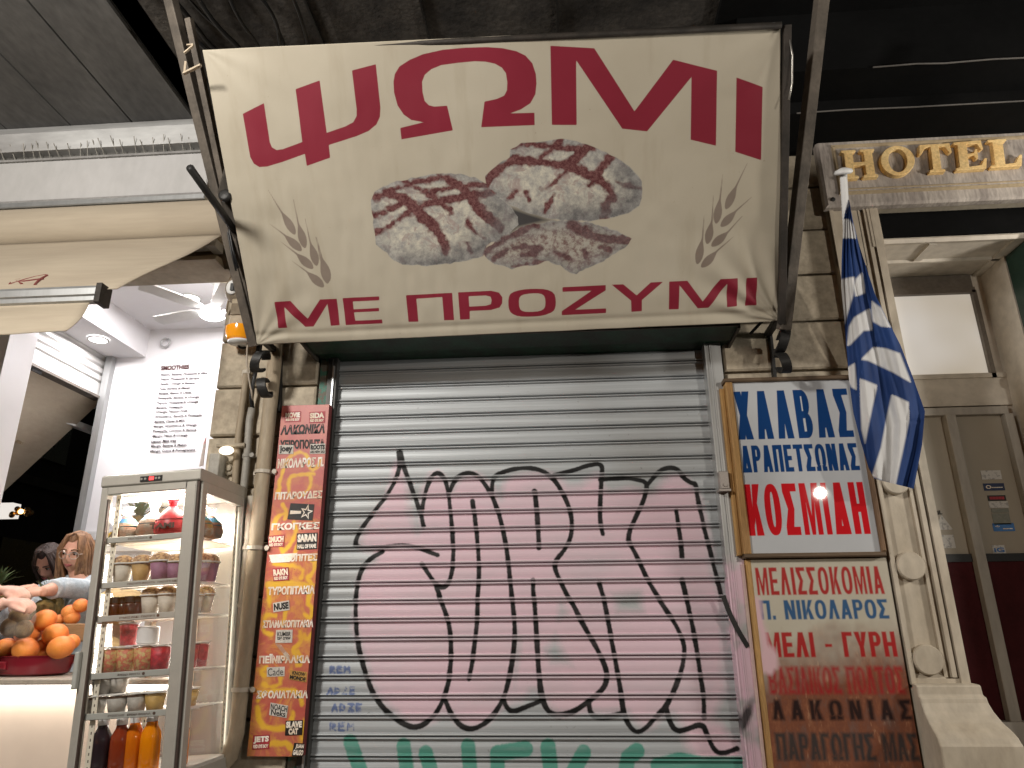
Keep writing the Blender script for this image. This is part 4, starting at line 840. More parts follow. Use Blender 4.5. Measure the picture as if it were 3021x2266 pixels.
dr = MB(); fm = mat("grey_door_frame", (.40, .365, .32), (.33, .30, .26), .4, sc=4, stretch=(1, 1, .2))
fb = mat("bronze_frame", (.17, .145, .12), None, .45, .3, sc=6)
b = MB(); b.box(1.70, 2.44, .47, .53, 3.40, 3.505); b.box(1.70, 2.44, .455, .53, 3.385, 3.42); b.box(2.42, 2.445, .455, .53, 2.86, 3.40); b.build("transom_frame", fb, ho)
s = NT("backlit_frosted_glass"); q = s.n.new("ShaderNodeTexCoord"); f = s.rng(s.noise(1.1, 2), .38, .62)
s.set((.5, .47, .42), .18, 0, .5); s.link(s.mix(f, (.42, .34, .225), (.74, .70, .65)), s.b.inputs['Emission Color']); s.b.inputs['Emission Strength'].default_value = .60
MB().box(1.72, 2.422, .482, .49, 2.895, 3.39).build("transom_glass", s.m, ho)
b = MB(); b.box(1.69, 2.50, .465, .54, 2.70, 2.89); b.box(1.69, 2.50, .455, .54, 2.86, 2.885); b.build("transom_rail", PLASTER, ho)
b = MB(); b.box(1.69, 2.46, .45, .53, 2.645, 2.69); b.box(2.115, 2.168, .435, .53, .9, 2.645); b.box(2.43, 2.475, .44, .53, .9, 2.645); b.build("door_frame", fm, ho, bevel=.004)
dg_ = mat("dim_door_glass", (.29, .25, .195), (.36, .315, .25), .2, 0, sc=1.3, stretch=(1, 1, .5), fine=.02, spec=.6)
MB().box(1.69, 2.115, .485, .50, 1.89, 2.645).build("door_glass", dg_, ho); MB().box(2.168, 2.43, .485, .50, 1.89, 2.645).build("door_glass", dg_, ho)
MB().box(1.69, 2.115, .478, .50, .9, 1.89).box(2.168, 2.43, .478, .50, .9, 1.89).build("kick_panel", mat("dark_red_panel", (.06, .007, .009), (.04, .006, .007), .6, spec=.12, sc=5), ho)
MB().box(1.69, 2.115, .47, .478, 1.86, 1.90).build("panel_rail", BLACKP, ho); MB().box(2.168, 2.43, .47, .478, 1.86, 1.90).build("panel_rail", BLACKP, ho)
MB().box(1.69, 2.6, .40, .56, .6, 1.11).build("threshold", fm, ho)
def dsticker(x, y, wpx, hpx, m, txt=None, ink=INKB):
    c_ = pY(x, y, .484); wv = wpx*.00245/2; hv = hpx*.00245/2
    o = MB().box(c_[0]-wv, c_[0]+wv, .4825, .4845, c_[2]-hv, c_[2]+hv).build("door_sticker", m, ho)
    if txt:
        t = MB(); text_quad(t, txt, (c_[0]-wv*.8, .4815, c_[2]-hv*.5), (c_[0]+wv*.8, .4815, c_[2]-hv*.5), (c_[0]-wv*.8, .4815, c_[2]+hv*.5), .03); t.build("lettering", ink, o)
NAVY = mat("navy_sticker", (.02, .035, .10), None, .4, sc=20); BLUS = mat("blue_sticker", (.06, .20, .50), None, .4, sc=20); GRYS = mat("faded_sticker", (.24, .24, .20), (.18, .19, .16), .5, sc=60)
WHTS = mat("white_card", (.55, .53, .50), (.35, .34, .33), .5, sc=60, lo=.42, hi=.46)
dsticker(2141, 1026, 42, 20, WHTS); dsticker(2147, 1052, 44, 16, NAVY, "O-----", INKW); dsticker(2153, 1076, 38, 12, PAPB, "-----", PAPR); dsticker(2157, 1090, 40, 14, WHTS); dsticker(2160, 1103, 36, 9, GRYS); dsticker(2163, 1121, 36, 24, GRYS); dsticker(2168, 1139, 44, 17, BLUS, "* ---", INKW); dsticker(2158, 1188, 26, 20, WHTS, "iG", BLUS)
c_ = pY(2037, 1130, .484); MB().slab([c_+np.array(q_) for q_ in ((-.045, 0, -.035), (.045, 0, -.035), (0, 0, .045))], (0, .002, 0)).build("door_sticker", WHTS, ho)
dsticker(2042, 1170, 38, 28, WHTS)
t = MB(); a_ = [pY(2016, 1113, .482), pY(2036, 1111, .482), pY(2015, 1104, .482)]; text_quad(t, "CIL", *a_, .03); t.build("lettering", INKB, ho)

hs = thing("hotel_sign", "weathered stone plaque with raised gilded HOTEL letters above the entrance", "sign", (1.95, -.1, 3.62))
b = MB(); b.bbox(1.425, 2.66, -.150, -.102, 3.625, 4.075, .012)
b.build("plaque", mat("grimy_plaque_stone", (.46, .41, .36), (.26, .225, .20), .7, sc=4, stretch=(2.2, 1, .5), bump=.25, bsc=40, fine=.25), hs)
MM = mat("plaque_moulding", (.46, .36, .225), (.30, .235, .15), .6, sc=6, bump=.1)
b = MB(); b.extr([(-.150, 3.69), (-.160, 3.695), (-.160, 3.705), (-.150, 3.712)], 'X', 1.50, 2.60); b.extr([(-.150, 3.72), (-.156, 3.724), (-.150, 3.73)], 'X', 1.52, 2.60); b.extr([(-.150, 3.98), (-.160, 3.987), (-.160, 3.996), (-.150, 4.0)], 'X', 1.50, 2.60)
b.extr([(1.50, -.150), (1.506, -.16), (1.516, -.16), (1.522, -.150)], 'Z', 3.70, 3.99)
b.build("moulding", MM, hs)
for x, z in ((1.455, 4.035), (1.462, 3.665)): MB().lathe([(.012, -.151), (.012, -.156), (.004, -.158)], (x, 0, z), 10, 'Y').build("fixing_bolt", BLACK, hs)
HL = {
 'H': [[(0,0),(.44,0),(.44,.07),(.34,.10),(.34,.44),(.66,.44),(.66,.10),(.56,.07),(.56,0),(1,0),(1,.07),(.92,.10),(.92,.90),(1,.93),(1,1),(.56,1),(.56,.93),(.66,.90),(.66,.56),(.34,.56),(.34,.90),(.44,.93),(.44,1),(0,1),(0,.93),(.08,.90),(.08,.10),(0,.07)]],
 'T': [[(.26,0),(.74,0),(.74,.07),(.63,.10),(.63,.91),(.80,.88),(.92,.66),(1,.66),(.97,1),(.03,1),(0,.66),(.08,.66),(.20,.88),(.37,.91),(.37,.10),(.26,.07)]],
 'E': [[(0,0),(.94,0),(1,.36),(.92,.36),(.80,.13),(.42,.10),(.42,.46),(.60,.48),(.66,.36),(.73,.36),(.73,.70),(.66,.70),(.60,.57),(.42,.56),(.42,.90),(.74,.88),(.84,.68),(.92,.68),(.88,1),(0,1),(0,.93),(.12,.90),(.12,.10),(0,.07)]],
 'L': [[(0,0),(.94,0),(1,.40),(.92,.40),(.78,.13),(.46,.10),(.46,.90),(.58,.93),(.58,1),(0,1),(0,.93),(.14,.90),(.14,.10),(0,.07)]],
}
CHO = (2200, 0, 2.693)
def letter3(ch, tl, tr, br, bl):
    q = [sY(*Sl(CHO, [p])[0], -.17)[[0, 2]] for p in (tl, tr, br, bl)]
    def mp(p): return tuple((q[0]*(1-p[0])+q[1]*p[0])*p[1]+(q[3]*(1-p[0])+q[2]*p[0])*(1-p[1]))
    b = MB()
    if ch == 'O':
        o = [mp(p) for p in ell(.5, .5, .5, .5, 0, 350, 35, 1)]; h = [mp(p) for p in ell(.5, .5, .27, .39, 0, 350, 35, 1)]; n = len(o); vs = []
        for y in (-.180, -.149): vs += [(p[0], y, p[1]) for p in o]+[(p[0], y, p[1]) for p in h]
        fs = []
        for i in range(n):
            j = (i+1) % n; fs += [(i, j, n+j, n+i), (2*n+j, 2*n+i, 3*n+i, 3*n+j), (j, i, 2*n+i, 2*n+j), (n+i, n+j, 3*n+j, 3*n+i)]
        b.add(vs, fs)
    else: b.prism([mp(p) for p in HL[ch][0]], -.180, -.149)
    o = b.build("letter", GOLD, hs, bevel=.0025)
    return o
letter3('H', (750,1205), (1015,1190), (1050,1410), (775,1430)); letter3('O', (1055,1172), (1325,1160), (1350,1390), (1080,1412)); letter3('T', (1365,1160), (1620,1145), (1650,1365), (1385,1382)); letter3('E', (1640,1140), (1890,1120), (1920,1345), (1665,1362)); letter3('L', (1912,1120), (2170,1105), (2200,1325), (1940,1342))
# little struts over the plaque
for i, x in enumerate((1.47, 1.58, 1.86, 2.12, 2.40)): tag(MB().bar((x+.03, -.118, 4.105), (x+.005, -.135, 4.185), .016, .014).build("stay_bar", BLACK), ("short dark stay bar above the plaque's left corner", "dark stay bar over the plaque above letter H", "dark stay bar over the plaque above letter T", "dark stay bar over the plaque above letter E", "dark stay bar over the plaque right of letter L")[i], "bar", "stay bars over the hotel plaque")

# ------------------------------------------------------------------ flag
fl = thing("hanging_flag", "blue and white striped flag hanging limp from a white pole", "flag", tuple(pY(1850, 840, -.1)))
pt_, pb_ = pY(1822, 378, -.62), pY(1850, 845, -.105)
MB().tube([pt_, pb_], .016, 12).build("pole", WPLAST, fl, True)
d = Vector(pt_-pb_).normalized(); Q = d.to_track_quat('Z', 'Y').to_matrix()
b = MB(); b.lathe([(.0, .0), (.034, .002), (.042, .010), (.036, .022), (.016, .03), (0, .034)], (0, 0, 0), 20); b.v = [tuple(Q @ Vector(p)+Vector(pt_)) for p in b.v]; b.build("finial", WPLAST, fl, True)
CF = (2200, 550, 2.693); CF2 = (2500, 1150, 3.017); CF3 = (2100, 1080, 2.765)
Lp = np.array([(1831,432),(1822,475),(1818,560),(1817,620),(1824,690),(1828,750),(1835,830),(1843,890),(1858,950),(1876,1010),(1888,1034)], float)
Rp = np.array([(1834,432),(1842,475),(1856,530),(1872,580),(1890,635),(1917,690),(1945,745),(1972,815),(1998,888),(1992,960),(1974,1056)], float)
nvf, nuf = 190, 90; tt = np.linspace(0, 1, nvf); kk = np.linspace(0, 1, 11)
Lx = np.stack([np.interp(tt, kk, Lp[:, i]) for i in (0, 1)], 1); Rx = np.stack([np.interp(tt, kk, Rp[:, i]) for i in (0, 1)], 1)
ss = np.linspace(0, 1, nuf); PX = Lx[:, None]*(1-ss)[None, :, None]+Rx[:, None]*ss[None, :, None]
FP = PX.reshape(-1, 2)*KD
CG = (2420, 443, .9225)
whites = [Sl(CG, q_) for q_ in ([(56,186),(76,186),(90,203),(98,242),(56,240)], [(54,352),(95,343),(90,395),(76,440),(66,475),(54,430)], [(97,350),(114,332),(123,388),(96,400),(90,372)], [(72,535),(78,480),(92,455),(135,430),(143,490),(118,492),(82,530)], [(138,408),(166,430),(193,484),(166,480),(142,466)], [(146,534),(180,540),(217,553),(248,634),(200,606),(130,573),(110,570)], [(106,620),(156,640),(142,700),(122,800),(112,760)], [(194,664),(241,686),(244,725),(232,785),(205,912),(140,888),(165,810),(180,730)], [(62,600),(94,578),(101,655),(84,645)])]
wht = union([sd_poly(FP, q_) for q_ in whites])*.0012
seams = union([sd_line(FP, Sl(CF, q_), 0) for q_ in ([(860,420),(870,560),(925,700),(960,850),(985,990),(1005,1130),(1020,1240),(905,1370),(880,1660)], [(1060,1240),(1000,1290),(890,1390)], [(765,740),(800,1010),(785,1300)])]+[sd_line(FP, Sl(CF2, q_), 0) for q_ in ([(250,0),(180,300),(160,520),(230,760)], [(545,100),(552,200),(520,420)], [(690,270),(540,290)])])
fold = -.045*np.exp(-(seams.reshape(nvf, nuf)/26)**2)*-1
fold = fold+.035*np.sin(ss[None]*(5+9*tt[:, None])+tt[:, None]*3.0)*np.clip(tt[:, None]*3, .15, 1)*.6+.008*np.sin(ss[None]*31+tt[:, None]*14)
yb_ = -.60+.20*tt
D = np.stack([[ray(*(PX[i, j]*KD)) for j in range(nuf)] for i in range(nvf)]); Yt = (yb_[:, None]+fold*.8)
PF = CAM+D*((Yt-CAM[1])/D[..., 1])[..., None]
s = NT("flag_cloth"); fz = s.rng(s.noise(9, 5, (1, 1, .4)), .3, .7)
c_ = s.mix(s.mask("white", .004), s.mix(fz, (.008, .026, .105), (.02, .055, .19)), s.mix(fz, (.56, .555, .55), (.66, .655, .65)))
s.set(c_, .75, 0, .25); s.bump(s.noise(60, 3, (1, 1, .3)), .25, .004)
grid_mesh("cloth", PF, s.m, fl, dict(white=wht.reshape(nvf, nuf)))

# ------------------------------------------------------------------ overhead canopy
cn = thing("street_canopy", "dark sheet metal canopy ceiling over the whole pavement", "canopy", (-1, -1.5, 4.45))
b = MB(); seams = [-4.6, -4.17, -3.74, -3.31, -2.90, -2.515, -2.13]
for a_, c_ in zip(seams[:-1], seams[1:]): b.bbox(a_+.006, c_-.006, -3.4, -.10, 4.452, 4.50, .004)
b.build("ceiling_sheet", CANOPY, cn)
MB().box(-4.7, -2.0, -3.4, -.1, 4.475, 4.53).build("ceiling_backing", BLACK, cn)
MB().box(-2.125, .85, -3.4, .02, 4.475, 4.53).build("concrete_soffit", CONC, cn)
MB().bar((-1.18, -3.4, 4.465), (-1.18, -.05, 4.465), .012, .02).bar((-.62, -3.4, 4.465), (-.62, -.05, 4.465), .01, .02).bar((.05, -3.4, 4.465), (.05, -.05, 4.465), .012, .02).build("soffit_seam", BLACK, cn)
zdk = pY(1960, 233, -.40)[2]
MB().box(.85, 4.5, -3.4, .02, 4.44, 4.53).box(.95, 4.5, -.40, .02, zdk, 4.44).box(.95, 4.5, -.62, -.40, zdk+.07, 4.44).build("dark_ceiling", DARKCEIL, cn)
LW = mat("dusty_wire", (.12, .11, .10), None, .6)
MB().tube([(1.55, -.625, zdk+.066), (1.75, -.628, zdk+.069), (1.88, -.626, zdk+.064), (2.1, -.628, zdk+.07), (2.4, -.627, zdk+.066)], .004, 6).build("ceiling_wire", LW, cn)
MB().tube([(1.25, -.404, zdk+.0), (1.5, -.405, zdk+.004), (1.8, -.404, zdk), (2.5, -.404, zdk+.001)], .004, 6).build("ceiling_wire", LW, cn)
structure(MB().box(-12, 12, -3.6, -3.4, 4.3, 9).build("upper_facade", NIGHT))
rnd = random.Random(4)
for i in range(9):
    x0 = -1.95+.14*i*.55; y0 = -1.6; pts = []
    for k in range(8): pts.append((x0+rnd.uniform(-.09, .09)+.06*k*.3, y0+k*.19, 4.44-rnd.uniform(0, .05)))
    V = smooth_line(pts, 2)
    tag(MB().tube([tuple(p) for p in V], rnd.choice((.007, .009, .013)), 6).build("hanging_cable", BLACKP, None, True), "black cable in the tangle sagging under the dark canopy", "cable", "tangled cables above the awning")

# ------------------------------------------------------------------ juice shop on the corner
js = thing("juice_shop", "brightly lit white juice shop interior behind an open counter", "building", (-2.6, .5, 0))
YF = -.12
def zrow(y, x=240, Y=YF): return pY(x, y, Y)[2]
MB().extr([(-.17, zrow(317, 240, -.17)), (-.175, zrow(279, 240, -.17)), (-.11, 4.45), (-.11, zrow(317, 240, -.17))], 'X', -6, -2.035).build("metal_flashing", GALV, js)
b = MB().box(-6, -1.98, -.115, .0, 4.15, 4.33); b.build("gap_strip", mat("dark_gap", (.12, .115, .105), None, .8, sc=10), js)  # dark grey strip between flashing and white panel
for i in range(46):
    x = -4.6+i*.057+rnd.uniform(-.012, .012); MB().bar((x, -.125, zrow(347)), (x+rnd.uniform(-.03, .03), -.175-rnd.uniform(0, .03), zrow(322)+rnd.uniform(-.01, .03)), .0035, .0035).build("bird_spike", GREYP, js)
b = MB().bbox(-6, -1.958, -.16, -.02, 3.875, zrow(340, 240, -.16), .006); b.build("white_panel", FASCIA, js)
MB().box(-6, -1.975, -.168, -.16, 4.165, 4.179).box(-6, -1.965, -.166, -.16, 3.882, 3.895).build("panel_groove", mat("grey_groove", (.30, .29, .28), None, .5), js)
MB().bbox(-6, -1.945, -.185, -.02, 3.838, 3.873, .005).build("silver_rail", ALU, js)
PARCH = mat("beige_lintel", (.36, .30, .215), None, .6, sc=3)
MB().box(-3.4, -1.82, -.05, .10, 3.46, 3.95).build("lintel", PARCH, js)
MB().box(-3.36, -3.012, -.06, .14, .1, 3.46).box(-8, -3.36, -.06, .14, 1.3, 3.46).build("corner_column", WHITE, js)
YB = 1.22
MB().box(-3.42, -1.3, .08, YB+.1, 3.68, 3.75).build("ceiling", WHITE, js)
q_ = pY(315, 772, YB); zb_, xr_ = q_[2], q_[0]; xl_ = pY(243, 778, YB)[0]
MB().box(xl_-.03, xr_, .10, YB, zb_, 3.68).build("bulkhead", WHITE, js)
MB().box(xl_+.005, -1.3, YB, YB+.1, .3, 3.68).build("back_wall", WHITE, js)
MB().box(-1.70, -1.6, .09, YB, .3, 3.68).build("side_wall", WHITE, js)
MB().box(-3.42, -1.3, -.02, YB, .25, .40).build("floor_slab", TERR, js)
jm = pY(230, 880, YB); MB().box(xl_-.02, xl_+.03, YB-.05, YB+.03, .4, zb_).build("opening_jamb", ALU, js)
q_ = pY(172, 1148, YB); MB().box(xl_-.01, xl_+.4, YB-.03, YB, q_[2]-.06, q_[2]-.005).build("wall_trim", WPLAST, js)
# small ring sensor on the wall
q_ = pY(489/1.3657*.9985, 740, YB-.02); b = MB(); n = 24; RR, rr = .034, .007
vs = []; fs = []
for i in range(n):
    for j in range(8):
        t, p = 2*math.pi*i/n, 2*math.pi*j/8; vs.append((q_[0]+(RR+rr*math.cos(p))*math.cos(t), q_[1]+rr*math.sin(p), q_[2]+(RR+rr*math.cos(p))*math.sin(t)))
        fs.append((i*8+j, ((i+1) % n)*8+j, ((i+1) % n)*8+(j+1) % 8, i*8+(j+1) % 8))
tag(b.add(vs, fs).build("wall_ring", mat("grey_ring", (.52, .52, .51), None, .3, .3), None, True), "small grey ring fixed on white wall above the smoothie menu", "wall fitting")
# wall menu
mw = thing("smoothie_menu", "hand lettered SMOOTHIES heading over a printed list on white wall", "menu", tuple(pY(345, 980, YB)))
INKG = mat("grey_print", (.075, .065, .068), None, .8, spec=.1); INKM = mat("brown_print", (.08, .035, .035), None, .8, spec=.1)
C3 = (0, 1000, 2.765)
def menul(txt, x0, y0, x1, y1, h, ink, bold=.01, name="lettering"):
    b = MB(); bl, br = sY(*Sl(C3, [(x0, y0)])[0], YB-.006), sY(*Sl(C3, [(x1, y1)])[0], YB-.006); tl = bl+np.array([0, 0, h]); text_quad(b, txt, bl, br, tl, bold); b.build(name, ink, mw)
menul("SMOOTHIES", 1310, 258, 1540, 245, .036, INKM, .04, "heading")
items = [("Melon, Banana, Pineapple & Mint", 1310, 308, 1692, 292), ("Peach, Pineapple & Banana", 1308, 345, 1625, 333), ("Apple, Orange & Banana", 1302, 383, 1588, 372), ("Acai, Banana & Mango", 1296, 422, 1555, 412), ("Banana, Melon & Dates", 1290, 460, 1560, 449), ("Pineapple, Banana & Orange", 1284, 498, 1622, 486), ("Papaya, Pineapple & Orange", 1278, 538, 1615, 526), ("Banana, Pineapple", 1272, 578, 1490, 568), ("Orange, Passion Fruit", 1268, 611, 1528, 600), ("Strawberry, Banana & Pineapple", 1262, 650, 1645, 635), ("Banana, Dates & Milk", 1257, 690, 1510, 680), ("Mango, Strawberry & Orange", 1250, 728, 1603, 715), ("Pineapple, Coconut & Banana", 1245, 768, 1600, 755), ("Mango, Peach & Orange", 1240, 808, 1528, 798), ("Lemon Mint Iced", 1234, 850, 1435, 842), ("Mango, Banana & Melon", 1228, 890, 1520, 880), ("Mango, Guava & Pomegranate", 1223, 932, 1590, 920)]
for t_ in items: menul(*t_, .024, INKG, .035)
# downlights, fan
DL = [(pZ(212, 735, zb_-.012), "round downlight under the white bulkhead beside the roller shutter"), (pZ(412, 645, 3.672), "round downlight in the shop ceiling left of the fan"), ((-3.0, .35, 3.672), "round downlight in the shop ceiling near front column"), ((-1.95, .35, 3.672), "round downlight in the ceiling corner near the pilaster")]
for i, (p, lb_) in enumerate(DL):
    t = thing("downlight", lb_, "ceiling light", tuple(p), "recessed ceiling downlights")
    MB().lathe([(.0, .0), (.055, .0), (.055, .006)], tuple(p), 28).build("diffuser", DLITE, t); MB().lathe([(.055, .0), (.066, -.003), (.068, .008)], tuple(p), 28, close=False).build("trim_ring", WPLAST, t, True)
    lamp("downlight_lamp", 'AREA', (p[0], p[1], p[2]-.02), (10, 14, 14, 14)[i], (1, .96, .97), .11, target=(p[0], p[1], 0), shape='DISK')
fan = thing("ceiling_fan", "white ceiling fan with a lit round lamp", "ceiling fan", tuple(pZ(468, 605, 3.68)))
fx = pZ(468, 605, 3.68); fh = np.array([fx[0]-.03, fx[1]-.02, 3.44])
MB().lathe([(.05, 3.68), (.05, 3.665), (.02, 3.645), (.012, 3.64), (.012, 3.50), (.045, 3.49), (.055, 3.46), (.05, 3.44)], (fx[0], fx[1], 0), 20).build("motor_stem", WPLAST, fan, 'auto')
MB().lathe([(.075, 3.44), (.072, 3.425), (.05, 3.412), (0, 3.408)], (fx[0], fx[1], 0), 28).build("lamp_globe", DLITE, fan, True)
for k in range(5):
    a_ = R(20+72*k); c_, s_ = math.cos(a_), math.sin(a_); o_ = np.array([fx[0], fx[1], 3.465])
    MB().slab([o_+np.array([c_*r_-s_*w_, s_*r_+c_*w_, dz]) for r_, w_, dz in ((.06, -.02, 0), (.16, -.045, -.008), (.44, -.05, -.008), (.46, .0, 0), (.44, .045, .008), (.16, .04, .008), (.06, .02, 0))], (0, 0, .008)).build("blade", WPLAST, fan)
# side opening: half-raised roller shutter
rs = thing("side_roller_shutter", "half raised white roller shutter over the shop's side opening", "shutter", (xl_-.1, .6, 2.8))
b = MB(); zbt = pX(222, 866, xl_-.06)[2]; z = zbt; pr = []
pr = [(xl_-.045, zbt), (xl_-.035, zbt), (xl_-.035, zbt+.10), (xl_-.048, zbt+.105)]
zc = zbt+.108
while zc < zb_+.05:
    pr += [(xl_-.048, zc), (xl_-.034, zc+.012), (xl_-.032, zc+.03), (xl_-.036, zc+.048), (xl_-.05, zc+.056)]; zc += .058
pr += [(xl_-.07, zc), (xl_-.07, zbt)]
b.extr(pr, 'Y', .13, YB+.0); b.build("slat_curtain", mat("white_slats", (.68, .67, .65), None, .25, .15, sc=3, fine=.02), rs)
q_ = pX(78, 800, xl_-.03); MB().bbox(xl_-.036, xl_-.028, q_[1]-.04, q_[1]+.05, q_[2]-.012, q_[2]+.012).build("handle_slot", BLACKP, rs)
MB().box(xl_-.085, xl_-.01, .13, YB, zbt-.018, zbt).build("bottom_rail", mat("dark_rail", (.14, .12, .10), None, .5, .3), rs)

# ------------------------------------------------------------------ front retractable awning
fa = thing("retractable_awning", "tan retractable fabric awning folded above the juice counter", "awning", (-3, -.2, 3.7))
XA = -1.785
MB().extr([(-.04, 3.835)]+[(-.15-.10*math.cos(R(a_))*1.0, 3.71+.122*math.sin(R(a_))) for a_ in range(95, -96, -10)]+[(-.04, 3.6)], 'X', -6, XA).build("fabric_roll", TAN, fa, 'auto')
fu, fv = np.meshgrid(np.linspace(0, 1, 60), np.linspace(0, 1, 26))
XX = -5.2+fu*(XA-.02+5.2-.12*fv); YY_ = -.19-.60*fv; ZZ = 3.595-.62*fv-.008*np.sin(np.pi*fv)+.012*np.sin(fu*23+fv*4)*np.sin(np.pi*fv)-.012*np.exp(-((fu-.88)/.07)**2)*np.sin(np.pi*fv)
grid_mesh("fabric_sheet", np.stack([XX, YY_, ZZ], -1), TAN, fa, thick=.004)
def onfab(x, y):
    lo, hi = 0., 1.; best = None
    for k in range(61):
        v_ = k/60; Y_ = -.19-.60*v_; p = pY(x, y, Y_); dz = p[2]-(3.595-.62*v_-.008*math.sin(math.pi*v_))
        if best is None or abs(dz) < best[0]: best = (abs(dz), p)
    return best[1]+np.array([0, -.01, -.012])
REDT = mat("dark_red_lettering", (.22, .055, .05), None, .7)
for st_ in ([(-40, 612), (-10, 598), (18, 593), (34, 597), (22, 606), (-5, 611)], [(26, 612), (70, 598), (112, 590), (90, 601), (80, 612)], [(46, 607), (98, 600)], [(26, 612), (34, 594), (62, 592), (50, 602), (36, 603), (52, 611)]):
    MB().tube([tuple(onfab(*p)) for p in smooth_line(st_, 1)], .006, 6).build("script_stroke", REDT, fa)
MB().extr([(-.785, 2.985), (-.815, 2.985), (-.825, 2.97), (-.825, 2.94), (-.815, 2.935), (-.815, 2.915), (-.79, 2.905), (-.76, 2.92)], 'X', -6, -1.995).build("front_bar", ALU, fa)
MB().box(-1.995, -1.97, -.83, -.755, 2.90, 2.99).build("end_cap", DARKMET, fa)
fu, fv = np.meshgrid(np.linspace(0, 1, 70), np.linspace(0, 1, 14))
XX = -5.5+fu*(3.47)-.05*fv*fu; YY_ = -.80+.014*np.sin(fu*30)*fv-.03*fv+.02*np.sin(fv*3); ZZ = 2.91-.145*fv-.006*np.sin(fu*14)*fv
grid_mesh("valance", np.stack([XX, YY_, ZZ], -1), TAN, fa, thick=.003)
q1, q2 = pY(498, 572, -.1), pY(430, 590, -.1)
MB().tube([(-1.86, -.12, 3.565), (-3.2, -.14, 3.545)], .022, 12).build("roller_tube", WPLAST, fa, True)
MB().extr([(-.10, 3.50), (-.16, 3.49), (-.17, 3.46), (-.05, 3.455)], 'X', -3.3, -1.84).build("cassette_edge", PARCH, fa)
MB().bbox(-1.90, -1.85, -.17, -.08, 3.54, 3.60).build("mount_bracket", WPLAST, fa)

# ------------------------------------------------------------------ night street seen through the side opening
sb = thing("far_building", "dark unlit apartment building across the side street", "building", (-9, 4, 0))
MB().box(-12, -9, -6, 16, 0, 14).build("wall", NIGHT, sb)
b = MB()
for i in range(8):
    for j in range(3): b = MB().box(-9.0, -8.94, -4+i*2.3, -2.9+i*2.3, 1.2+j*3.2, 3.0+j*3.2); b.build("window", mat("dark_pane", (.015, .014, .014), None, .2) if i+j == 0 else bpy.data.materials["dark_pane"], sb)
for j in range(3): MB().box(-9.06, -8.9, -6, 16, .7+j*3.2, .85+j*3.2).build("ledge", mat("ledge_stone", (.075, .06, .048), None, .9) if j == 0 else bpy.data.materials["ledge_stone"], sb)
sa = thing("side_street_awning", "tan awning on white folding arms over the side street", "awning", (-3.6, .3, 2.9))
e1, e2 = pY(207, 878, 1.3), pY(15, 1056, 1.3); dv = (e2-e1)
MB().slab([e1-dv*.05, e1+dv*1.25, (e1+dv*1.25)+np.array([0, -3.2, 0]), (e1-dv*.05)+np.array([0, -3.2, 0])], (0, 0, .006)).build("fabric_sheet", TAN, sa)
MB().bar(pX(14, 862, -3.62), pX(212, 935, -3.52), .05, .05).build("arm", WPLAST, sa, bevel=.006)
MB().bar(pY(-30, 917, .9), pY(217, 876, 1.34), .028, .028).build("arm", WPLAST, sa, bevel=.004)
MB().bar(pY(-20, 1000, .8), pY(30, 948, 1.0), .02, .02).bar(pY(18, 944, 1.0), pY(48, 958, 1.0), .02, .02).build("arm_shadow_bars", mat("arm_shadow_grey", (.33, .26, .17), None, .7), sa)  # T-shaped bars coloured as a shadow on the awning fabric
ln = thing("wall_lantern", "warm glowing lantern beside a white box sign far down the dark street", "lamp", tuple(pY(45, 1105, 3.5)))
q_ = pY(45, 1105, 3.5); w0 = pY(-30, 1100, 3.5)
MB().box(w0[0], q_[0]-.09, 3.48, 3.6, q_[2]-.06, q_[2]+.09).build("light_box", emis("light_box_face", (1, .93, .85), .85), ln)
b = MB()
for i in range(7): b.ball((q_[0]+random.uniform(-.09, .09), 3.5+random.uniform(-.05, .05), q_[2]+random.uniform(-.05, .05)), .028, 10, 6)
b.build("glass_cluster", mat("amber_glass", (.45, .20, .05), (.8, .5, .2), .2, .3, sc=20), ln); MB().ball(tuple(q_), .025, 10, 6).build("bulb", emis("warm_bulb", (1, .6, .2), 8), ln)

# ------------------------------------------------------------------ counter with light strip
ct = thing("juice_counter", "pale shop counter with glowing light strip under its top", "counter", (-3, 0, .1))
zc_ = 1.352
MB().bbox(-6, -1.70, -.16, .38, zc_-.028, zc_, .006).build("counter_top", CTOP, ct)
MB().box(-6, -1.70, -.09, -.05, .1, zc_-.028).build("front_panel", COUNTER, ct)
MB().box(-6, -1.72, -.125, -.105, zc_-.045, zc_-.030).build("light_strip", LEDW, ct)
lamp("counter_strip_lamp", 'AREA', (-2.6, -.13, zc_-.05), 2.2, (1, .92, .8), 1.5, target=(-2.6, -.085, .9), shape='RECTANGLE', size_y=.02)

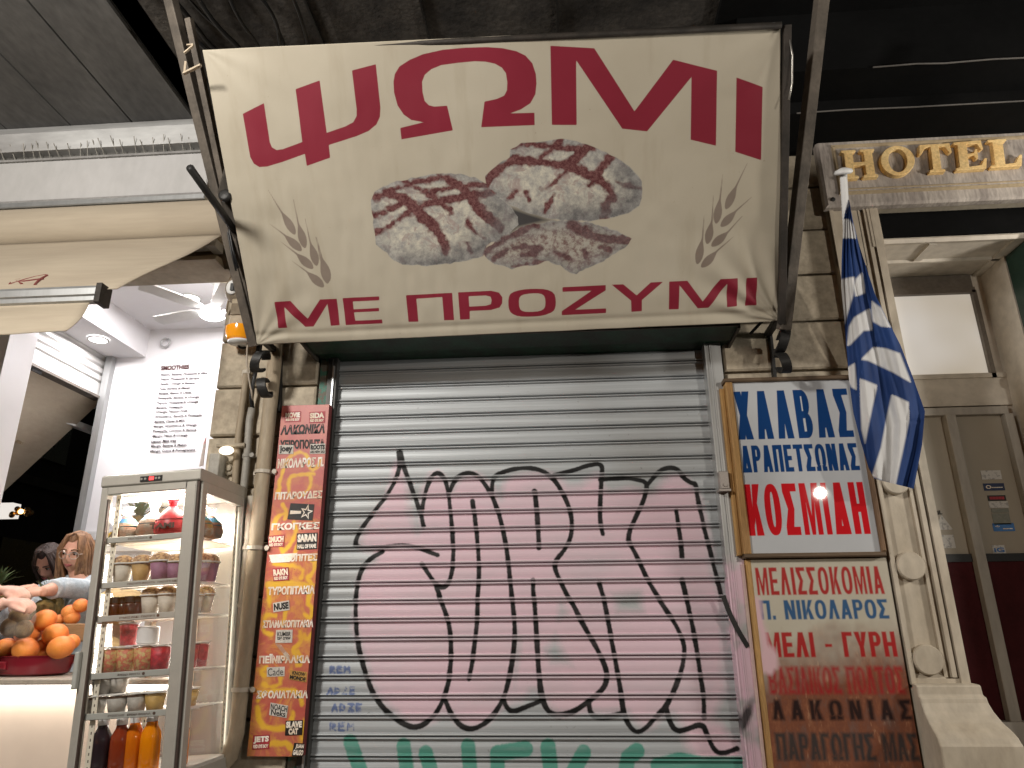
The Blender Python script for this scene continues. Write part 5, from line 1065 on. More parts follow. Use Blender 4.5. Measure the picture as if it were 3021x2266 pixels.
# ------------------------------------------------------------------ fruit
C3B = (0, 1740, 5.18); CP = (0, 1540, 6.9125)
def at3(x, y, Y, c=C3B): return sY(*Sl(c, [(x, y)])[0], Y)
q_ = at3(500, 1170, .08); rd = thing("fruit_dish", "dark red enamel oval dish heaped with oranges", "dish", (q_[0], .08, zc_))
b = MB(); b.lathe([(.0, 0), (.13, 0), (.155, .012), (.168, .05), (.172, .085), (.178, .088), (.178, .093), (.168, .093), (.16, .05), (.145, .016), (0, .010)], (q_[0], .08, zc_), 48, sx=1.12, sy=.78); b.build("dish_body", REDD, rd, 'auto')
b = MB(); b.bbox(q_[0]-.13, q_[0]-.035, -.062, -.04, zc_+.03, zc_+.07, .006).build("embossed_handle", REDD, rd, bevel=.006)
ofr = [((680,465), 165, .06, "orange crowning the heap in the red dish"), ((425,655), 182, .05, "orange second from top on the left of the heap"), ((845,685), 168, .05, "reddish orange right of centre below the topmost one"), ((90,890), 150, .02, "orange at the dish's left end cut by the photo edge"), ((390,915), 182, -.01, "large orange at the front left rim of dish"), ((650,875), 120, .07, "orange half hidden in the middle behind the front pair"), ((930,880), 175, -.005, "yellowish orange at the front right rim of dish"), ((1085,800), 120, .09, "pinkish orange at the right end partly behind another"), ((660,985), 118, .07, "orange low in the dish showing only its top"), ((-110,900), 150, .03, "orange at the far left beyond the front ones")]
for (c_, r_, Y_, lb_) in ofr:
    p = at3(*c_, Y_); rr = r_/5.18*np.dot(p-CAM, F2)/FPX
    o = MB().ball((0, 0, 0), rr, 26, 16, (random.uniform(1.04, 1.14), 1, random.uniform(.93, 1.0)), Matrix.Rotation(random.uniform(-.5, .5), 3, 'Y')).build("orange", ORANGE, None, True); o.location = p; tag(o, lb_, "orange", "oranges heaped in the red dish")
q_ = at3(1010, 610, .30); tr = tag(MB().bbox(q_[0]-.17, q_[0]+.25, .28, .46, q_[2]-.06, q_[2]+.030, .006).build("wooden_tray", mat("tray_wood", (.36, .21, .10), None, .6, sc=8, stretch=(.3, 1, 3)), None), "brown wooden tray of peaches behind the red dish", "tray"); 
for (c_, r_, lb_) in (((905,470), 78, "small peach at the left of the wooden tray"), ((1070,345), 118, "cleft yellow peach on top in the wooden tray"), ((1090,470), 112, "pink peach low in the wooden tray"), ((1235,240), 108, "orange peach at the back beside the fridge")):
    p = at3(*c_, .33); rr = r_/5.18*np.dot(p-CAM, F2)/FPX; p[2] = max(p[2], q_[2]+.03+rr*.8)
    o = MB().ball((0, 0, 0), rr, 24, 14, (1.05, 1, .95)).build("peach", ORANGE2, None, True); o.location = p; tag(o, lb_, "peach", "peaches in the wooden tray")
def pineapple(loc, label, sc=1.0, group="pineapples in the shop"):
    t = thing("pineapple", label, "pineapple", tuple(loc), group)
    b = MB(); b.lathe([(0, 0), (.045, .005), (.062, .05), (.065, .10), (.055, .16), (.03, .185), (0, .19)], tuple(loc), 20).build("fruit_body", PINE, t, True)
    b = MB(); rg = random.Random(hash(label) % 99)
    for k in range(26):
        a_ = k*2.4; ln_ = .10+.07*(1-k/26); el = .25+1.15*k/26; d = np.array([math.cos(a_)*math.cos(el), math.sin(a_)*math.cos(el), math.sin(el)]); s_ = np.array([-math.sin(a_), math.cos(a_), 0])*.011
        p0 = np.array(loc)+np.array([0, 0, .18]); p1 = p0+d*ln_*.55+np.array([0, 0, .02]); p2 = p0+d*ln_+np.array([0, 0, .01])
        b.add([p0-s_, p0+s_, p1+s_*.8, p1-s_*.8, p2], [(0, 1, 2, 3), (3, 2, 4)])
    b.build("leaf_crown", LEAF, t); return t
for c_, Y_, lb_ in (((700, 120), .52, "pineapple standing behind the heap of oranges"), ((-30, -120), .75, "pineapple at the left photo edge beside customer"), ((840, 60), .62, "pineapple half hidden behind the woman's forearm")):
    p = at3(*c_, Y_); p[2] = max(p[2]-.2, zc_-.02); pineapple(p, lb_)
p = pY(300, 1120, .55); p[2] -= .17; pineapple(p, "pineapple seen through the fridge's upper glass")
tag(MB().box(p[0]-.13, p[0]+.45, .42, .75, p[2]-.03, p[2]-.001).build("wall_shelf", WPLAST), "white shelf carrying bananas and pineapple behind the fridge", "shelf")
bn = thing("banana_bunch", "yellow banana bunch seen through the fridge's upper left glass", "bananas", tuple(pY(262, 1118, .5))); q_ = pY(262, 1112, .5); q_[2] = p[2]+.03
for k in range(5):
    V = [(q_[0]-.09+.02*k+.045*i*.7, .5+.02*k, q_[2]+.006*k+.05*math.sin(i/6*math.pi+.3)) for i in range(7)]
    MB().tube(V, [.004, .012, .016, .017, .016, .011, .004], 8).build("banana", BANANA, bn, True)
q_ = pY(222, 1370, .22); o = MB().ball((0, 0, 0), .095, 24, 16, (1.1, 1, .95)).build("melon", MELON, None, True); o.location = (q_[0]+.02, .22, zc_+.09); tag(o, "tan melon on counter seen through lower left fridge glass", "melon", "melons behind the fridge")
q_ = pY(262, 1300, .30); o = MB().ball((0, 0, 0), .12, 24, 16, (1.15, 1, .8)).build("melon", MELON, None, True); o.location = (q_[0], .30, q_[2]-.02); tag(o, "large ochre melon seen behind the dark jars in fridge", "melon", "melons behind the fridge")

# ------------------------------------------------------------------ wall fittings left of the shutter: siren, pipes, conduits
CS = (640, 780, 3.605); CT = (640, 1240, 3.0727)
def s4(x, y, Y, c=CS): return sY(*Sl(c, [(x, y)])[0], Y)
BEIGEP = mat("dusty_beige_plastic", (.40, .33, .235), (.31, .25, .17), .55, sc=6, bump=.08)
si = thing("alarm_siren", "beige alarm siren box with amber beacon on stone wall", "alarm siren", tuple(s4(210, 600, -.1)))
q0, q1 = s4(112, 640, -.16), s4(325, 400, -.16)
MB().bbox(q0[0], q1[0], -.16, -.045, q0[2]-.02, q1[2]+.03, .012).build("housing", BEIGEP, si, bevel=.006)
b = MB()
for k in range(9):
    z = s4(220, 418+13.5*k, -.165)[2]; b.box(q0[0]+.012, q1[0]-.01, -.168, -.160, z-.004, z+.002)
b.build("grille", mat("grille_brown", (.22, .17, .11), None, .6), si)
p = s4(215, 255, -.12); b = MB(); b.ball((p[0]+.012, -.10, p[2]), .085, 24, 14, (1, .75, 1.05)); b.build("horn_dome", mat("grey_brown_dome", (.24, .195, .145), (.18, .145, .105), .5, sc=8), si, True)
p = s4(158, 225, -.175); MB().ball((p[0]-.006, -.155, p[2]), .034, 16, 10, (1, .4, 1.25)).build("face_plate", WPLAST, si, True)
p2 = s4(146, 218, -.19); MB().box(p2[0]-.009, p2[0]+.009, -.176, -.165, p2[2]-.022, p2[2]+.018).build("sensor_window", BLACKP, si); p2 = s4(177, 236, -.19); MB().box(p2[0]-.005, p2[0]+.005, -.173, -.160, p2[2]-.014, p2[2]+.012).build("sensor_window", BLACKP, si)
p = s4(222, 740, -.14); s = NT("amber_lens"); s.set((.80, .30, .012), .12, 0, .6); s.b.inputs['Emission Color'].default_value = (.9, .36, .01, 1); s.b.inputs['Emission Strength'].default_value = .12
b = MB(); b.lathe([(.062, .045), (.068, .04), (.067, .01), (.055, -.025), (.03, -.04), (0, -.044)], (p[0], -.13, p[2]), 28, sx=1.05, sy=.85); b.build("amber_lens", s.m, si, 'auto')
MB().lathe([(.045, -.028), (.062, -.034), (.06, -.044), (.0, -.05)], (p[0]+.012, -.125, p[2]-.004), 24, sx=1.05, sy=.9).build("lens_rim", WPLAST, si, True)
MB().tube([s4(140, 275, -.13), s4(122, 320, -.12), s4(124, 380, -.1), s4(108, 450, -.08), s4(100, 510, -.07)], .005, 6).build("siren_wire", BEIGEP, si, True)
MB().tube([s4(222, 850, -.10), s4(240, 880, -.10), s4(275, 892, -.09), s4(320, 885, -.07)], .007, 6).build("siren_wire", BLACKP, si, True)
tag(MB().tube([s4(318, 540, -.14), s4(312, 640, -.14), s4(335, 760, -.14), s4(322, 900, -.12), s4(318, 1040, -.12), s4(345, 1240, -.12), s4(365, 1340, -.12), s4(380, 1450, -.10)], .005, 6).build("hanging_wire", mat("pale_wire", (.45, .38, .30), None, .5), None, True), "thin pale wire dangling from the banner corner past the siren", "wire")
tag(MB().tube([s4(415, 1120, -.12), s4(392, 1230, -.12), s4(368, 1350, -.11), s4(365, 1420, -.10), s4(378, 1530, -.09)], .011, 8).build("black_cable", BLACKP, None, True), "thick black cable entering the grey conduit beside the drain pipe", "cable")
def pipe(name, label, pts, r, m, cat, clips=(), cm=None):
    t = thing(name, label, cat, tuple(pts[-1])); MB().tube(pts, r, 16).build("pipe_run", m, t, True)
    for c_ in clips:
        c_ = np.array(c_); MB().lathe([(r*1.03, -.010), (r*1.16, -.008), (r*1.16, .008), (r*1.03, .010)], tuple(c_), 16, close=False).bbox(c_[0]-r*1.7, c_[0]+r*1.7, c_[1]+r*.6, c_[1]+r*.6+.012, c_[2]-.01, c_[2]+.01, .002).lathe([(.012, c_[1]-.01), (.012, c_[1]-.016)], (c_[0]+r*1.7, 0, c_[2]), 10, 'Y').build("pipe_clip", cm or m, t)
    return t
YP = -.10
pipe("drain_pipe", "thick beige drain pipe running down beside the red board", [(-1.478, YP, 3.3), (-1.476, YP, 2.4), (-1.472, YP, 1.5), (-1.472, YP, 1.12), (-1.49, YP, 1.03), (-1.53, YP, .98), (-1.56, YP, .5)], .036, PIPE, "pipe", [(-1.475, YP, s4(430, 470, YP, CT)[2]), (-1.474, YP, s4(400, 1160, YP, CT)[2]), (-1.473, YP, 1.30)], PIPEW)
pipe("pale_pipe", "slim pale pipe between the fridge and the drain pipe", [s4(315, 690, YP, CT), s4(285, 1100, YP, CT), s4(245, 1500, YP, CT), s4(225, 1700, YP, CT), sY(666, 2210, YP), sY(655, 2300, YP)], .021, PIPEW, "pipe", [s4(275, 1160, YP, CT), sY(*Sl((180, 1760, 3.28), [(1735, 85)])[0], YP), sY(*Sl((180, 1760, 3.28), [(1680, 680)])[0], YP)])
pipe("rusty_conduit", "brownish conduit pipe rising left of the grey conduit", [s4(310, 1140, -.08), s4(300, 1300, -.08), s4(265, 1560, -.08), s4(200, 90, -.08, CT), s4(165, 560, -.08, CT), s4(150, 720, -.08, CT)], .017, PIPE, "conduit", [s4(312, 1150, -.08)], PIPEW)
pipe("grey_conduit", "grey plastic conduit carrying the black cable downwards", [s4(372, 1530, -.085), s4(345, 1659, -.085), s4(275, 310, -.085, CT), s4(245, 600, -.085, CT), s4(225, 760, -.085, CT)], .018, GREYP, "conduit", [s4(272, 320, -.085, CT)], GREYP)
C3b = (0, 1000, 2.765)
def s3(x, y, Y): return sY(*Sl(C3b, [(x, y)])[0], Y)
a_, c_ = s3(1735, 945, -.16), s3(1930, 860, -.16)
s = emis("wall_lamp_glow", (1, .86, .66), 2.2)
wl_ = thing("wall_lamp", "small glowing cream lamp on wall just above the fridge", "lamp", tuple((a_+c_)/2))
MB().ball(tuple((a_+c_)/2+np.array([0, .02, 0])), .03, 20, 12, (1.25, .8, .75)).build("lamp_glass", s, wl_, True); MB().bbox(a_[0]-.01, c_[0]+.02, -.12, -.04, c_[2], c_[2]+.018, .003).build("lamp_canopy", STONE2, wl_)
a_, c_ = s3(1690, 1085, -.14), s3(1820, 930, -.14)
tag(MB().bbox(a_[0], c_[0]-.015, -.14, -.05, a_[2]-.05, c_[2], .004).build("junction_box", GREYP, None, bevel=.004), "grey metal box on wall behind the fridge's back corner", "junction box")
p = s3(1860, 1050, -.075); tag(MB().lathe([(.035, -.05), (.035, -.066), (.028, -.07), (.022, -.062), (.016, -.062), (.014, -.072), (0, -.074)], (p[0], 0, p[2]), 20, 'Y').build("round_boss", STONE2, None, 'auto'), "round carved stone boss on wall above the fridge", "stone boss")
q_ = [s3(1625, 1040, -.03), s3(1655, 1030, -.03), s3(1680, 800, -.03), s3(1662, 840, -.03)]; tag(MB().slab(q_, (0, .006, 0)).build("pink_card", mat("pink_card_print", (.60, .25, .25), (.52, .45, .42), .6, sc=14, lo=.45, hi=.5)), "pink and white card standing at the shop jamb behind fridge", "card")

# ------------------------------------------------------------------ glass display fridge
TILT = -math.atan(.0545); FL = Vector((-1.660, -.32, .12)); FM = Matrix.Translation(FL) @ Matrix.Rotation(TILT, 4, 'Y'); FI = FM.inverted()
fr = thing("display_fridge", "tall glass display fridge with grey frame full of fruit cups and juices", "fridge", tuple(FL)); fr.rotation_euler = (0, TILT, 0)
def fl_(x, y, Y=-.53): return FI @ Vector(pY(x, y, Y))      # photo pixel on a plane of the fridge -> fridge coordinates
HW, HD, HT = .2175, .23, 2.09
class FMB(MB):
    def build(s, name, m, parent, smooth=False, bevel=0):
        me = bpy.data.meshes.new(name); o = bpy.data.objects.new(name, me); COL.objects.link(o); o.parent = parent
        me.from_pydata(s.v, [], s.f); me.materials.append(m)
        bm = bmesh.new(); bm.from_mesh(me); bmesh.ops.recalc_face_normals(bm, faces=bm.faces); bm.to_mesh(me); bm.free()
        if smooth: me.polygons.foreach_set('use_smooth', [True]*len(me.polygons))
        if bevel: q = o.modifiers.new("bevel", 'BEVEL'); q.width = bevel; q.segments = 2; q.limit_method = 'ANGLE'
        return o
zbase = .90
b = FMB().bbox(-HW, HW, -HD, HD, 0, zbase, .006); b.build("base_cabinet", FRAMEM, fr)
tp = FMB(); tp.extr([(-HD, HT-.055), (-HD-.012, HT-.05), (-HD-.012, HT-.008), (-HD, HT), (HD, HT), (HD, HT-.055)], 'X', -HW-.004, HW+.004); tpo = tp.build("top_panel", FRAMEM, fr, bevel=.004)
FMB().box(-.045, .052, -HD-.016, -HD-.010, HT-.043, HT-.020).build("control_panel", BLACKP, tpo); FMB().box(-.004, .016, -HD-.018, -HD-.015, HT-.039, HT-.024).build("red_display", RED_LED, tpo)
for x in (-.038, -.022, .026, .040): FMB().lathe([(.005, -HD-.0175), (.005, -HD-.0155)], (x, 0, HT-.0315), 10, 'Y').build("button", GREYP, tpo)
zt_ = HT-.055
FMB().bbox(-HW, -HW+.030, -HD-.010, -HD+.03, zbase, zt_, .004).bbox(-HW+.03, HW-.05, -HD-.010, -HD+.014, zt_-.034, zt_, .004).bbox(HW-.062, HW-.012, -HD-.010, -HD+.014, zbase, zt_, .004).bbox(-HW+.03, HW-.05, -HD-.010, -HD+.014, zbase, zbase+.022, .004).build("door_frame", FRAMEM, fr)
FMB().box(HW-.011, HW-.003, -HD-.002, -HD+.012, zbase, zt_).box(-HW+.030, -HW+.036, -HD-.006, -HD+.01, zbase+.022, zt_-.052).build("door_gasket", mat("brown_gasket", (.07, .045, .035), None, .6), fr)
FMB().bbox(HW-.012, HW+.006, -HD+.012, -HD+.055, zbase, zt_, .003).bbox(HW-.02, HW+.006, HD-.035, HD, zbase, zt_, .003).bbox(HW-.02, HW+.006, -HD+.055, HD-.035, zt_-.045, zt_, .003).box(-HW, -HW+.025, HD-.03, HD, zbase, zt_).build("side_frame", FRAMEM, fr)
for z_ in (1.23,): FMB().bbox(-HW-.010, -HW+.010, -HD-.036, -HD-.010, z_, z_+.14, .005).build("door_handle", RAILM, fr, bevel=.004)
FMB().box(-HW+.03, HW-.06, -HD+.003, -HD+.006, zbase+.02, zt_-.05).build("front_glass", GLASS, fr); FMB().box(HW-.004, HW-.001, -HD+.055, HD-.035, zbase+.0, zt_-.045).build("side_glass", GLASS, fr)
FMB().box(-HW+.002, -HW+.005, -HD+.03, HD-.03, zbase, zt_).build("side_glass", GLASS, fr)
FMB().box(-HW+.025, HW-.02, HD-.010, HD-.006, zbase, zt_).build("rear_glass", clear("whitened_glass", (.95, .95, .93), .62, .3), fr)  # rear pane whitened to make a bright backdrop for the contents
FMB().box(-HW+.01, HW-.01, -HD+.01, HD-.01, zbase-.005, zbase+.012).build("cabinet_floor", SHELFM, fr)
FMB().box(-HW+.01, HW-.01, -HD+.014, HD-.01, zt_-.012, zt_).build("cabinet_roof", SHELFM, fr)
s = NT("perforated_strip"); q = s.n.new("ShaderNodeSeparateXYZ"); s.link(s.tc.outputs['Object'], q.inputs[0])
a_ = s.math('SUBTRACT', s.math('FRACT', s.math('MULTIPLY', q.outputs[2], 40)), .5); hole = s.math('LESS_THAN', s.math('ABSOLUTE', a_), .2)
e_ = s.attr("u"); hx = s.math('LESS_THAN', s.math('ABSOLUTE', e_), .22)
s.set(s.mix(s.math('MULTIPLY', hole, hx), (.74, .68, .56), (.10, .08, .06)), .4); PERF = s.m
def strip(x, y, w_, axis, name="perforated_strip"):
    z = np.linspace(zbase+.02, zt_-.02, 2); u_ = np.linspace(-1, 1, 5)
    P = np.zeros((2, 5, 3)); P[..., 2] = z[:, None]
    P[..., 0] = x+(u_*w_/2 if axis == 'x' else 0)[None] if axis == 'x' else x
    P[..., 1] = y if axis == 'x' else y+(u_*w_/2)[None]
    me = grid_mesh(name, P, PERF, None, dict(u=np.repeat(u_[None], 2, 0)), smooth=False, thick=.003); me.parent = fr; return me
strip(-HW+.052, -HD+.040, .022, 'x'); strip(HW-.016, HD-.055, .026, 'y'); strip(.02, HD-.022, .026, 'x'); strip(-HW+.04, HD-.022, .02, 'x')
zs = [fl_(300, y, -.53)[2] for y in (1160, 1257, 1329, 1452, 1539)]
BRN = mat("brown_label_print", (.10, .06, .045), None, .6)
labels_ = [("ΦΡΟΥΤΟΣΑΛΑΤΑ", "o"), ("ΓΙΑΟΥΡΤΙ ΦΡΟΥΤΑ   ΓΙΑΟΥΡΤΙ ΜΕΛΙ", "o"), ("ΧΥΜΟΣ ΡΟΔΙ   ΓΙΑΟΥΡΤΙ", "o"), ("ΦΡΕΣΚΑ ΦΡΟΥΤΑ", "o"), ("ΡΥΖΟΓΑΛΟ   ΚΡΕΜΑ ΒΑΝΙΛΙΑ", "o")]
for k, z in enumerate(zs):
    b = FMB()
    for j in range(17): x = -HW+.03+j*(2*HW-.06)/16; b.tube([(x, -HD+.03, z-.006), (x, HD-.03, z-.006)], .0022, 5)
    for y in (-HD+.03, -.05, .08, HD-.03): b.tube([(-HW+.02, y, z-.010), (HW-.02, y, z-.010)], .0032, 6)
    sho = b.build("wire_shelf", SHELFM, fr)
    if k == 0: FMB().box(-HW+.03, HW-.03, -HD+.035, HD-.03, z-.016, z-.012).build("shelf_sheet", clear("pale_shelf_sheet", (.95, .88, .75), .45, .3), sho)
    FMB().bbox(-HW+.032, HW-.064, -HD+.017, -HD+.026, z-.018, z+.006, .002).build("price_rail", RAILM, sho)
    t = FMB(); L_ = len(labels_[k][0])*.0072; x0 = -.09+.02*(k % 2); text_quad(t, labels_[k][0], (x0, -HD+.016, z-.010), (x0+L_, -HD+.016, z-.010), (x0, -HD+.016, z-.002), .02); t.lathe([(.006, -HD+.0155), (.006, -HD+.0165)], (x0+L_+.014, 0, z-.006), 10, 'Y'); t.build("rail_lettering", BRN, sho)
FMB().tube([(-HW+.05, -HD+.05, zt_-.050), (HW-.06, -HD+.05, zt_-.050)], .010, 10).build("light_tube", LEDF, fr, True)
FMB().tube([(-HW+.10, HD-.05, zt_-.10), (HW-.03, HD-.05, zt_-.10)], .006, 10).build("light_tube", LEDF, fr, True)
FMB().tube([(HW-.022, HD-.042, zbase+.05), (HW-.022, HD-.042, zt_-.07)], .004, 10).build("light_tube", emis("edge_tube", (1, .92, .78), 9), fr, True)
wp = FM @ Vector((0, -.02, zt_-.06)); lamp("fridge_lamp", 'AREA', tuple(wp), 13, (1, .93, .82), .3, target=(wp[0], wp[1], 0))
wp = FM @ Vector((-.01, HD-.06, 1.6)); lamp("fridge_lamp", 'AREA', tuple(wp), 8, (1, .93, .82), .1, target=(wp[0]+.0, -3, 1.5), shape='RECTANGLE', size_y=.9)

# --- contents: each one a thing; prototypes at the origin, then copies
GRAN = mat("granola", (.62, .38, .15), (.24, .11, .04), .7, sc=110, lo=.42, hi=.55, bump=1.0, bsc=70, fine=.3)
YOG = mat("yogurt", (.72, .66, .56), None, .5, sc=20, fine=.04); YOGH = mat("honey_yogurt", (.58, .36, .12), None, .5, sc=20); YOGP = mat("berry_yogurt", (.34, .14, .25), None, .5, sc=30)
MIXF = mat("mixed_fruit", (.62, .17, .09), (.66, .50, .20), .4, sc=75, lo=.44, hi=.54, bump=.9, bsc=40, fine=.35); REDF = mat("watermelon_cubes", (.62, .03, .05), (.40, .015, .03), .35, sc=60, lo=.42, hi=.58, bump=.9, bsc=34)
PUD = mat("grey_cup", (.56, .52, .46), None, .5, sc=20); CINN = mat("cinnamon", (.15, .07, .035), (.30, .2, .13), .8, sc=70, lo=.45, hi=.55); CREAM = mat("vanilla_cream", (.66, .42, .12), None, .5, sc=20)
def jmat(n, c): s = NT(n); s.set(c, .08, 0, .6); s.b.inputs['Transmission Weight'].default_value = 0; s.b.inputs['Subsurface Weight'].default_value = .3; s.b.inputs['Subsurface Radius'].default_value = (.04, .02, .01); return s.m
TEAL = mat("teal_ribbon", (.02, .22, .20), (.02, .10, .25), .4, sc=14); REDB = mat("red_gift_wrap", (.48, .03, .04), (.40, .02, .03), .35, sc=12); DKSAL = mat("layered_salad", (.16, .15, .12), (.25, .10, .05), .6, sc=30, bump=.5)
def parfait(fill, top=GRAN):
    t = thing("parfait_cup", "x", "dessert cup")
    MB().lathe([(.026, .002), (.0365, .070), (0, .070)], n=20).build("filling", fill, t, True)
    MB().lathe([(.0375, .070), (.0385, .083), (.030, .100), (.015, .108), (0, .110)], n=20).build("topping", top, t, True)
    MB().lathe([(.028, 0), (.039, .072), (.042, .074), (.042, .079), (.038, .098), (.024, .114), (0, .119)], n=24).build("clear_cup", CUP, t, True); MB().lathe([(.0405, .0735), (.0428, .0745), (.0428, .0785), (.0405, .0795)], n=24).build("rim", SHELFM, t, True); return t  # white ring puts a bright highlight on the cup's rim
def jar():
    t = thing("dark_jar", "x", "jar"); MB().lathe([(.024, 0), (.026, .004), (.026, .05), (.02, .058), (0, .058)], n=18).build("jar_body", jmat("dark_syrup", (.045, .012, .008)), t, True); MB().lathe([(.023, .058), (.023, .082), (0, .082)], n=18).build("lid", BLACKP, t, 'auto'); return t
def fcup(f):
    t = thing("fruit_cup", "x", "fruit cup"); MB().lathe([(.034, .002), (.041, .088), (.02, .094), (0, .094)], n=12).build("cut_fruit", f, t, True); MB().lathe([(.036, 0), (.0435, .096), (.046, .097), (.046, .101), (0, .102)], n=20).build("clear_cup", CUP, t, True); MB().lathe([(.0445, .0965), (.0465, .0975), (.0465, .1005), (.0445, .102)], n=24).build("rim", SHELFM, t, True); return t  # rim highlight put in as a white ring
def pud(f, tp_):
    t = thing("pudding_cup", "x", "dessert cup"); MB().lathe([(.028, 0), (.037, .050), (0, .050)], n=18).build("pudding", f, t, True); MB().lathe([(.0368, .0505), (.0372, .057), (0, .058)], n=18).build("topping", tp_, t, True); MB().lathe([(.030, 0), (.040, .060), (.044, .061), (.042, .068), (0, .070)], n=20).build("clear_lid", CUP, t, True); MB().lathe([(.0425, .0602), (.0445, .061), (.0440, .064), (.0425, .066)], n=24).build("rim", SHELFM, t, True); return t  # white ring stands for the bright outline of the rim
def bottle(c, n):
    t = thing("juice_bottle", "x", "bottle"); MB().lathe([(.027, 0), (.031, .005), (.031, .10), (.029, .118), (.018, .140), (.0165, .152), (0, .152)], n=22, sx=1.05, sy=1.05).build("juice", jmat(n, c), t, True); MB().lathe([(.0185, .152), (.0185, .172), (0, .172)], n=20).build("cap", WPLAST, t, 'auto'); return t
def bag(body, ribbon):
    t = thing("wrapped_salad", "x", "salad bag"); MB().lathe([(.0, 0), (.05, .004), (.058, .03), (.048, .07), (.02, .10), (.012, .108), (0, .108)], n=22, sx=1.05).build("bowl", body, t, True)
    MB().lathe([(.022, .092), (.040, .078), (.050, .060), (.052, .055), (.046, .072), (.026, .095)], n=22, sx=1.06, close=False).build("ribbon", ribbon, t, True); MB().lathe([(.010, .100), (.02, .135), (.028, .15), (.02, .135), (.008, .105)], n=9, close=False).build("gathered_wrap", CUP if ribbon is TEAL else body, t, True); return t
used = set()
def put(proto, px, py, Y, shelf_z, label, group, sc=1.0, rz=0, lift=0):
    c = fl_(px, py, Y); lp = Vector((c[0], c[1], shelf_z+lift)); w_ = FM @ lp
    t = proto if id(proto) not in used else dup(proto, w_)
    if id(proto) not in used: used.add(id(proto))
    t.location = w_; t.rotation_euler = (0, TILT, rz); t.scale = (sc,)*3; t['label'] = label; t['group'] = group
    return t
def D5(x): return (180+x/3.77)/KD
def D6(x): return (180+x/3.28)/KD
bg_ = bag(DKSAL, TEAL); G_ = "wrapped salads on the fridge's top shelf"
put(bg_, D5(735), 1140, -.44, zs[0], "dark salad bowl with teal ribbon at the top shelf's left", G_); put(bg_, D5(1020), 1140, -.44, zs[0], "grey wrapped bowl with teal ribbon left of the red bag", G_, 1.12)
rb_ = bag(REDB, REDB); rbt = put(rb_, D5(1225), 1140, -.47, zs[0], "red gift bag lettered in black on the fridge's top shelf", G_, 1.2)
t = FMB(); text_quad(t, "TAMI", (-.045, -.063, .022), (.045, -.063, .022), (-.045, -.063, .042), .05); t.build("lettering", BRN, rb_)
put(bg_, D5(1545), 1140, -.40, zs[0], "teal ribboned bowl seen through the side glass near corner post", G_, .95); put(bg_, D5(1660), 1140, -.33, zs[0], "teal and orange bowl farthest right on the top shelf", G_, .95)
pa = {k_: parfait(f_) for k_, f_ in (("w", YOG), ("h", YOGH), ("p", YOGP))}; G_ = "granola yogurt cups"
put(pa["w"], D5(682), 1240, -.46, zs[1], "white yogurt cup with granola dome, leftmost on second shelf", G_, 1.12); put(pa["h"], D5(892), 1240, -.46, zs[1], "honey coloured yogurt cup with dark granola on second shelf", G_, 1.1); put(pa["p"], D5(1098), 1240, -.46, zs[1], "purple berry yogurt cup with granola on second shelf", G_, 1.13); put(pa["p"], D5(1265), 1240, -.44, zs[1], "berry yogurt cup half hidden by the fridge corner post", G_, 1.05)
put(pa["p"], D5(1545), 1240, -.36, zs[1], "lilac yogurt cup nearest the corner post through side glass", G_, 1.1); put(pa["p"], D5(1645), 1240, -.31, zs[1], "pinkish yogurt cup farthest right on second shelf", G_, 1.1)
jr = jar(); G_ = "small dark jars on the third shelf"
for k, (x, Y_) in enumerate(((515, -.47), (600, -.45), (665, -.47), (735, -.45))): put(jr, D6(x), 1315, Y_, zs[2], ("dark syrup jar at the left end of the third shelf", "dark syrup jar second from left on third shelf", "dark syrup jar third from left on third shelf", "dark syrup jar touching the white granola cups")[k], G_)
G_ = "granola yogurt cups"
put(pa["w"], D6(862), 1315, -.46, zs[2], "white yogurt granola cup beside the dark jars", G_, 1.05); put(pa["w"], D6(1020), 1315, -.46, zs[2], "white yogurt granola cup at the third shelf's corner post", G_, 1.05); put(pa["w"], D6(1285), 1315, -.36, zs[2], "white granola cup on third shelf through side glass", G_, 1.0); put(pa["w"], D6(1385), 1315, -.31, zs[2], "rightmost white granola cup on the third shelf", G_, 1.05)
fm_, fr_ = fcup(MIXF), fcup(REDF); G_ = "cut fruit cups on the fourth shelf"
put(fm_, D6(465), 1440, -.46, zs[3], "mixed fruit cup at the left of the fourth shelf", G_, 1.02); put(fm_, D6(625), 1440, -.45, zs[3], "mixed fruit cup second on the fourth shelf", G_, 1.0); put(fm_, D6(800), 1440, -.46, zs[3], "mixed fruit cup with pink pieces under the white tub", G_, 1.03); put(fr_, D6(950), 1440, -.45, zs[3], "red watermelon cup behind the front corner post", G_, 1.0)
put(fr_, D6(1225), 1440, -.36, zs[3], "red watermelon cup next to post through side glass", G_, 1.0); put(fr_, D6(1320), 1440, -.30, zs[3], "red watermelon cup farthest right on the fourth shelf", G_, 1.02)
put(fr_, D6(645), 1400, -.43, zs[3], "pink fruit cup stacked on top of the fourth shelf's cups", G_, .92, lift=.105)
c = fl_(D6(828), 1400, -.45); w_ = FM @ Vector((c[0], c[1], zs[3]+.108)); o = MB().lathe([(.036, 0), (.042, .005), (.042, .065), (.038, .068), (.036, .060), (0, .058)], n=24).build("white_tub", WPLAST, None, 'auto'); o.location = w_; o.rotation_euler = (R(4), TILT+R(4), 0); tag(o, "plain white plastic tub standing on the mixed fruit cups", "tub")
pg, py_ = pud(PUD, CINN), pud(CREAM, CREAM); G_ = "pudding cups on the fifth shelf"
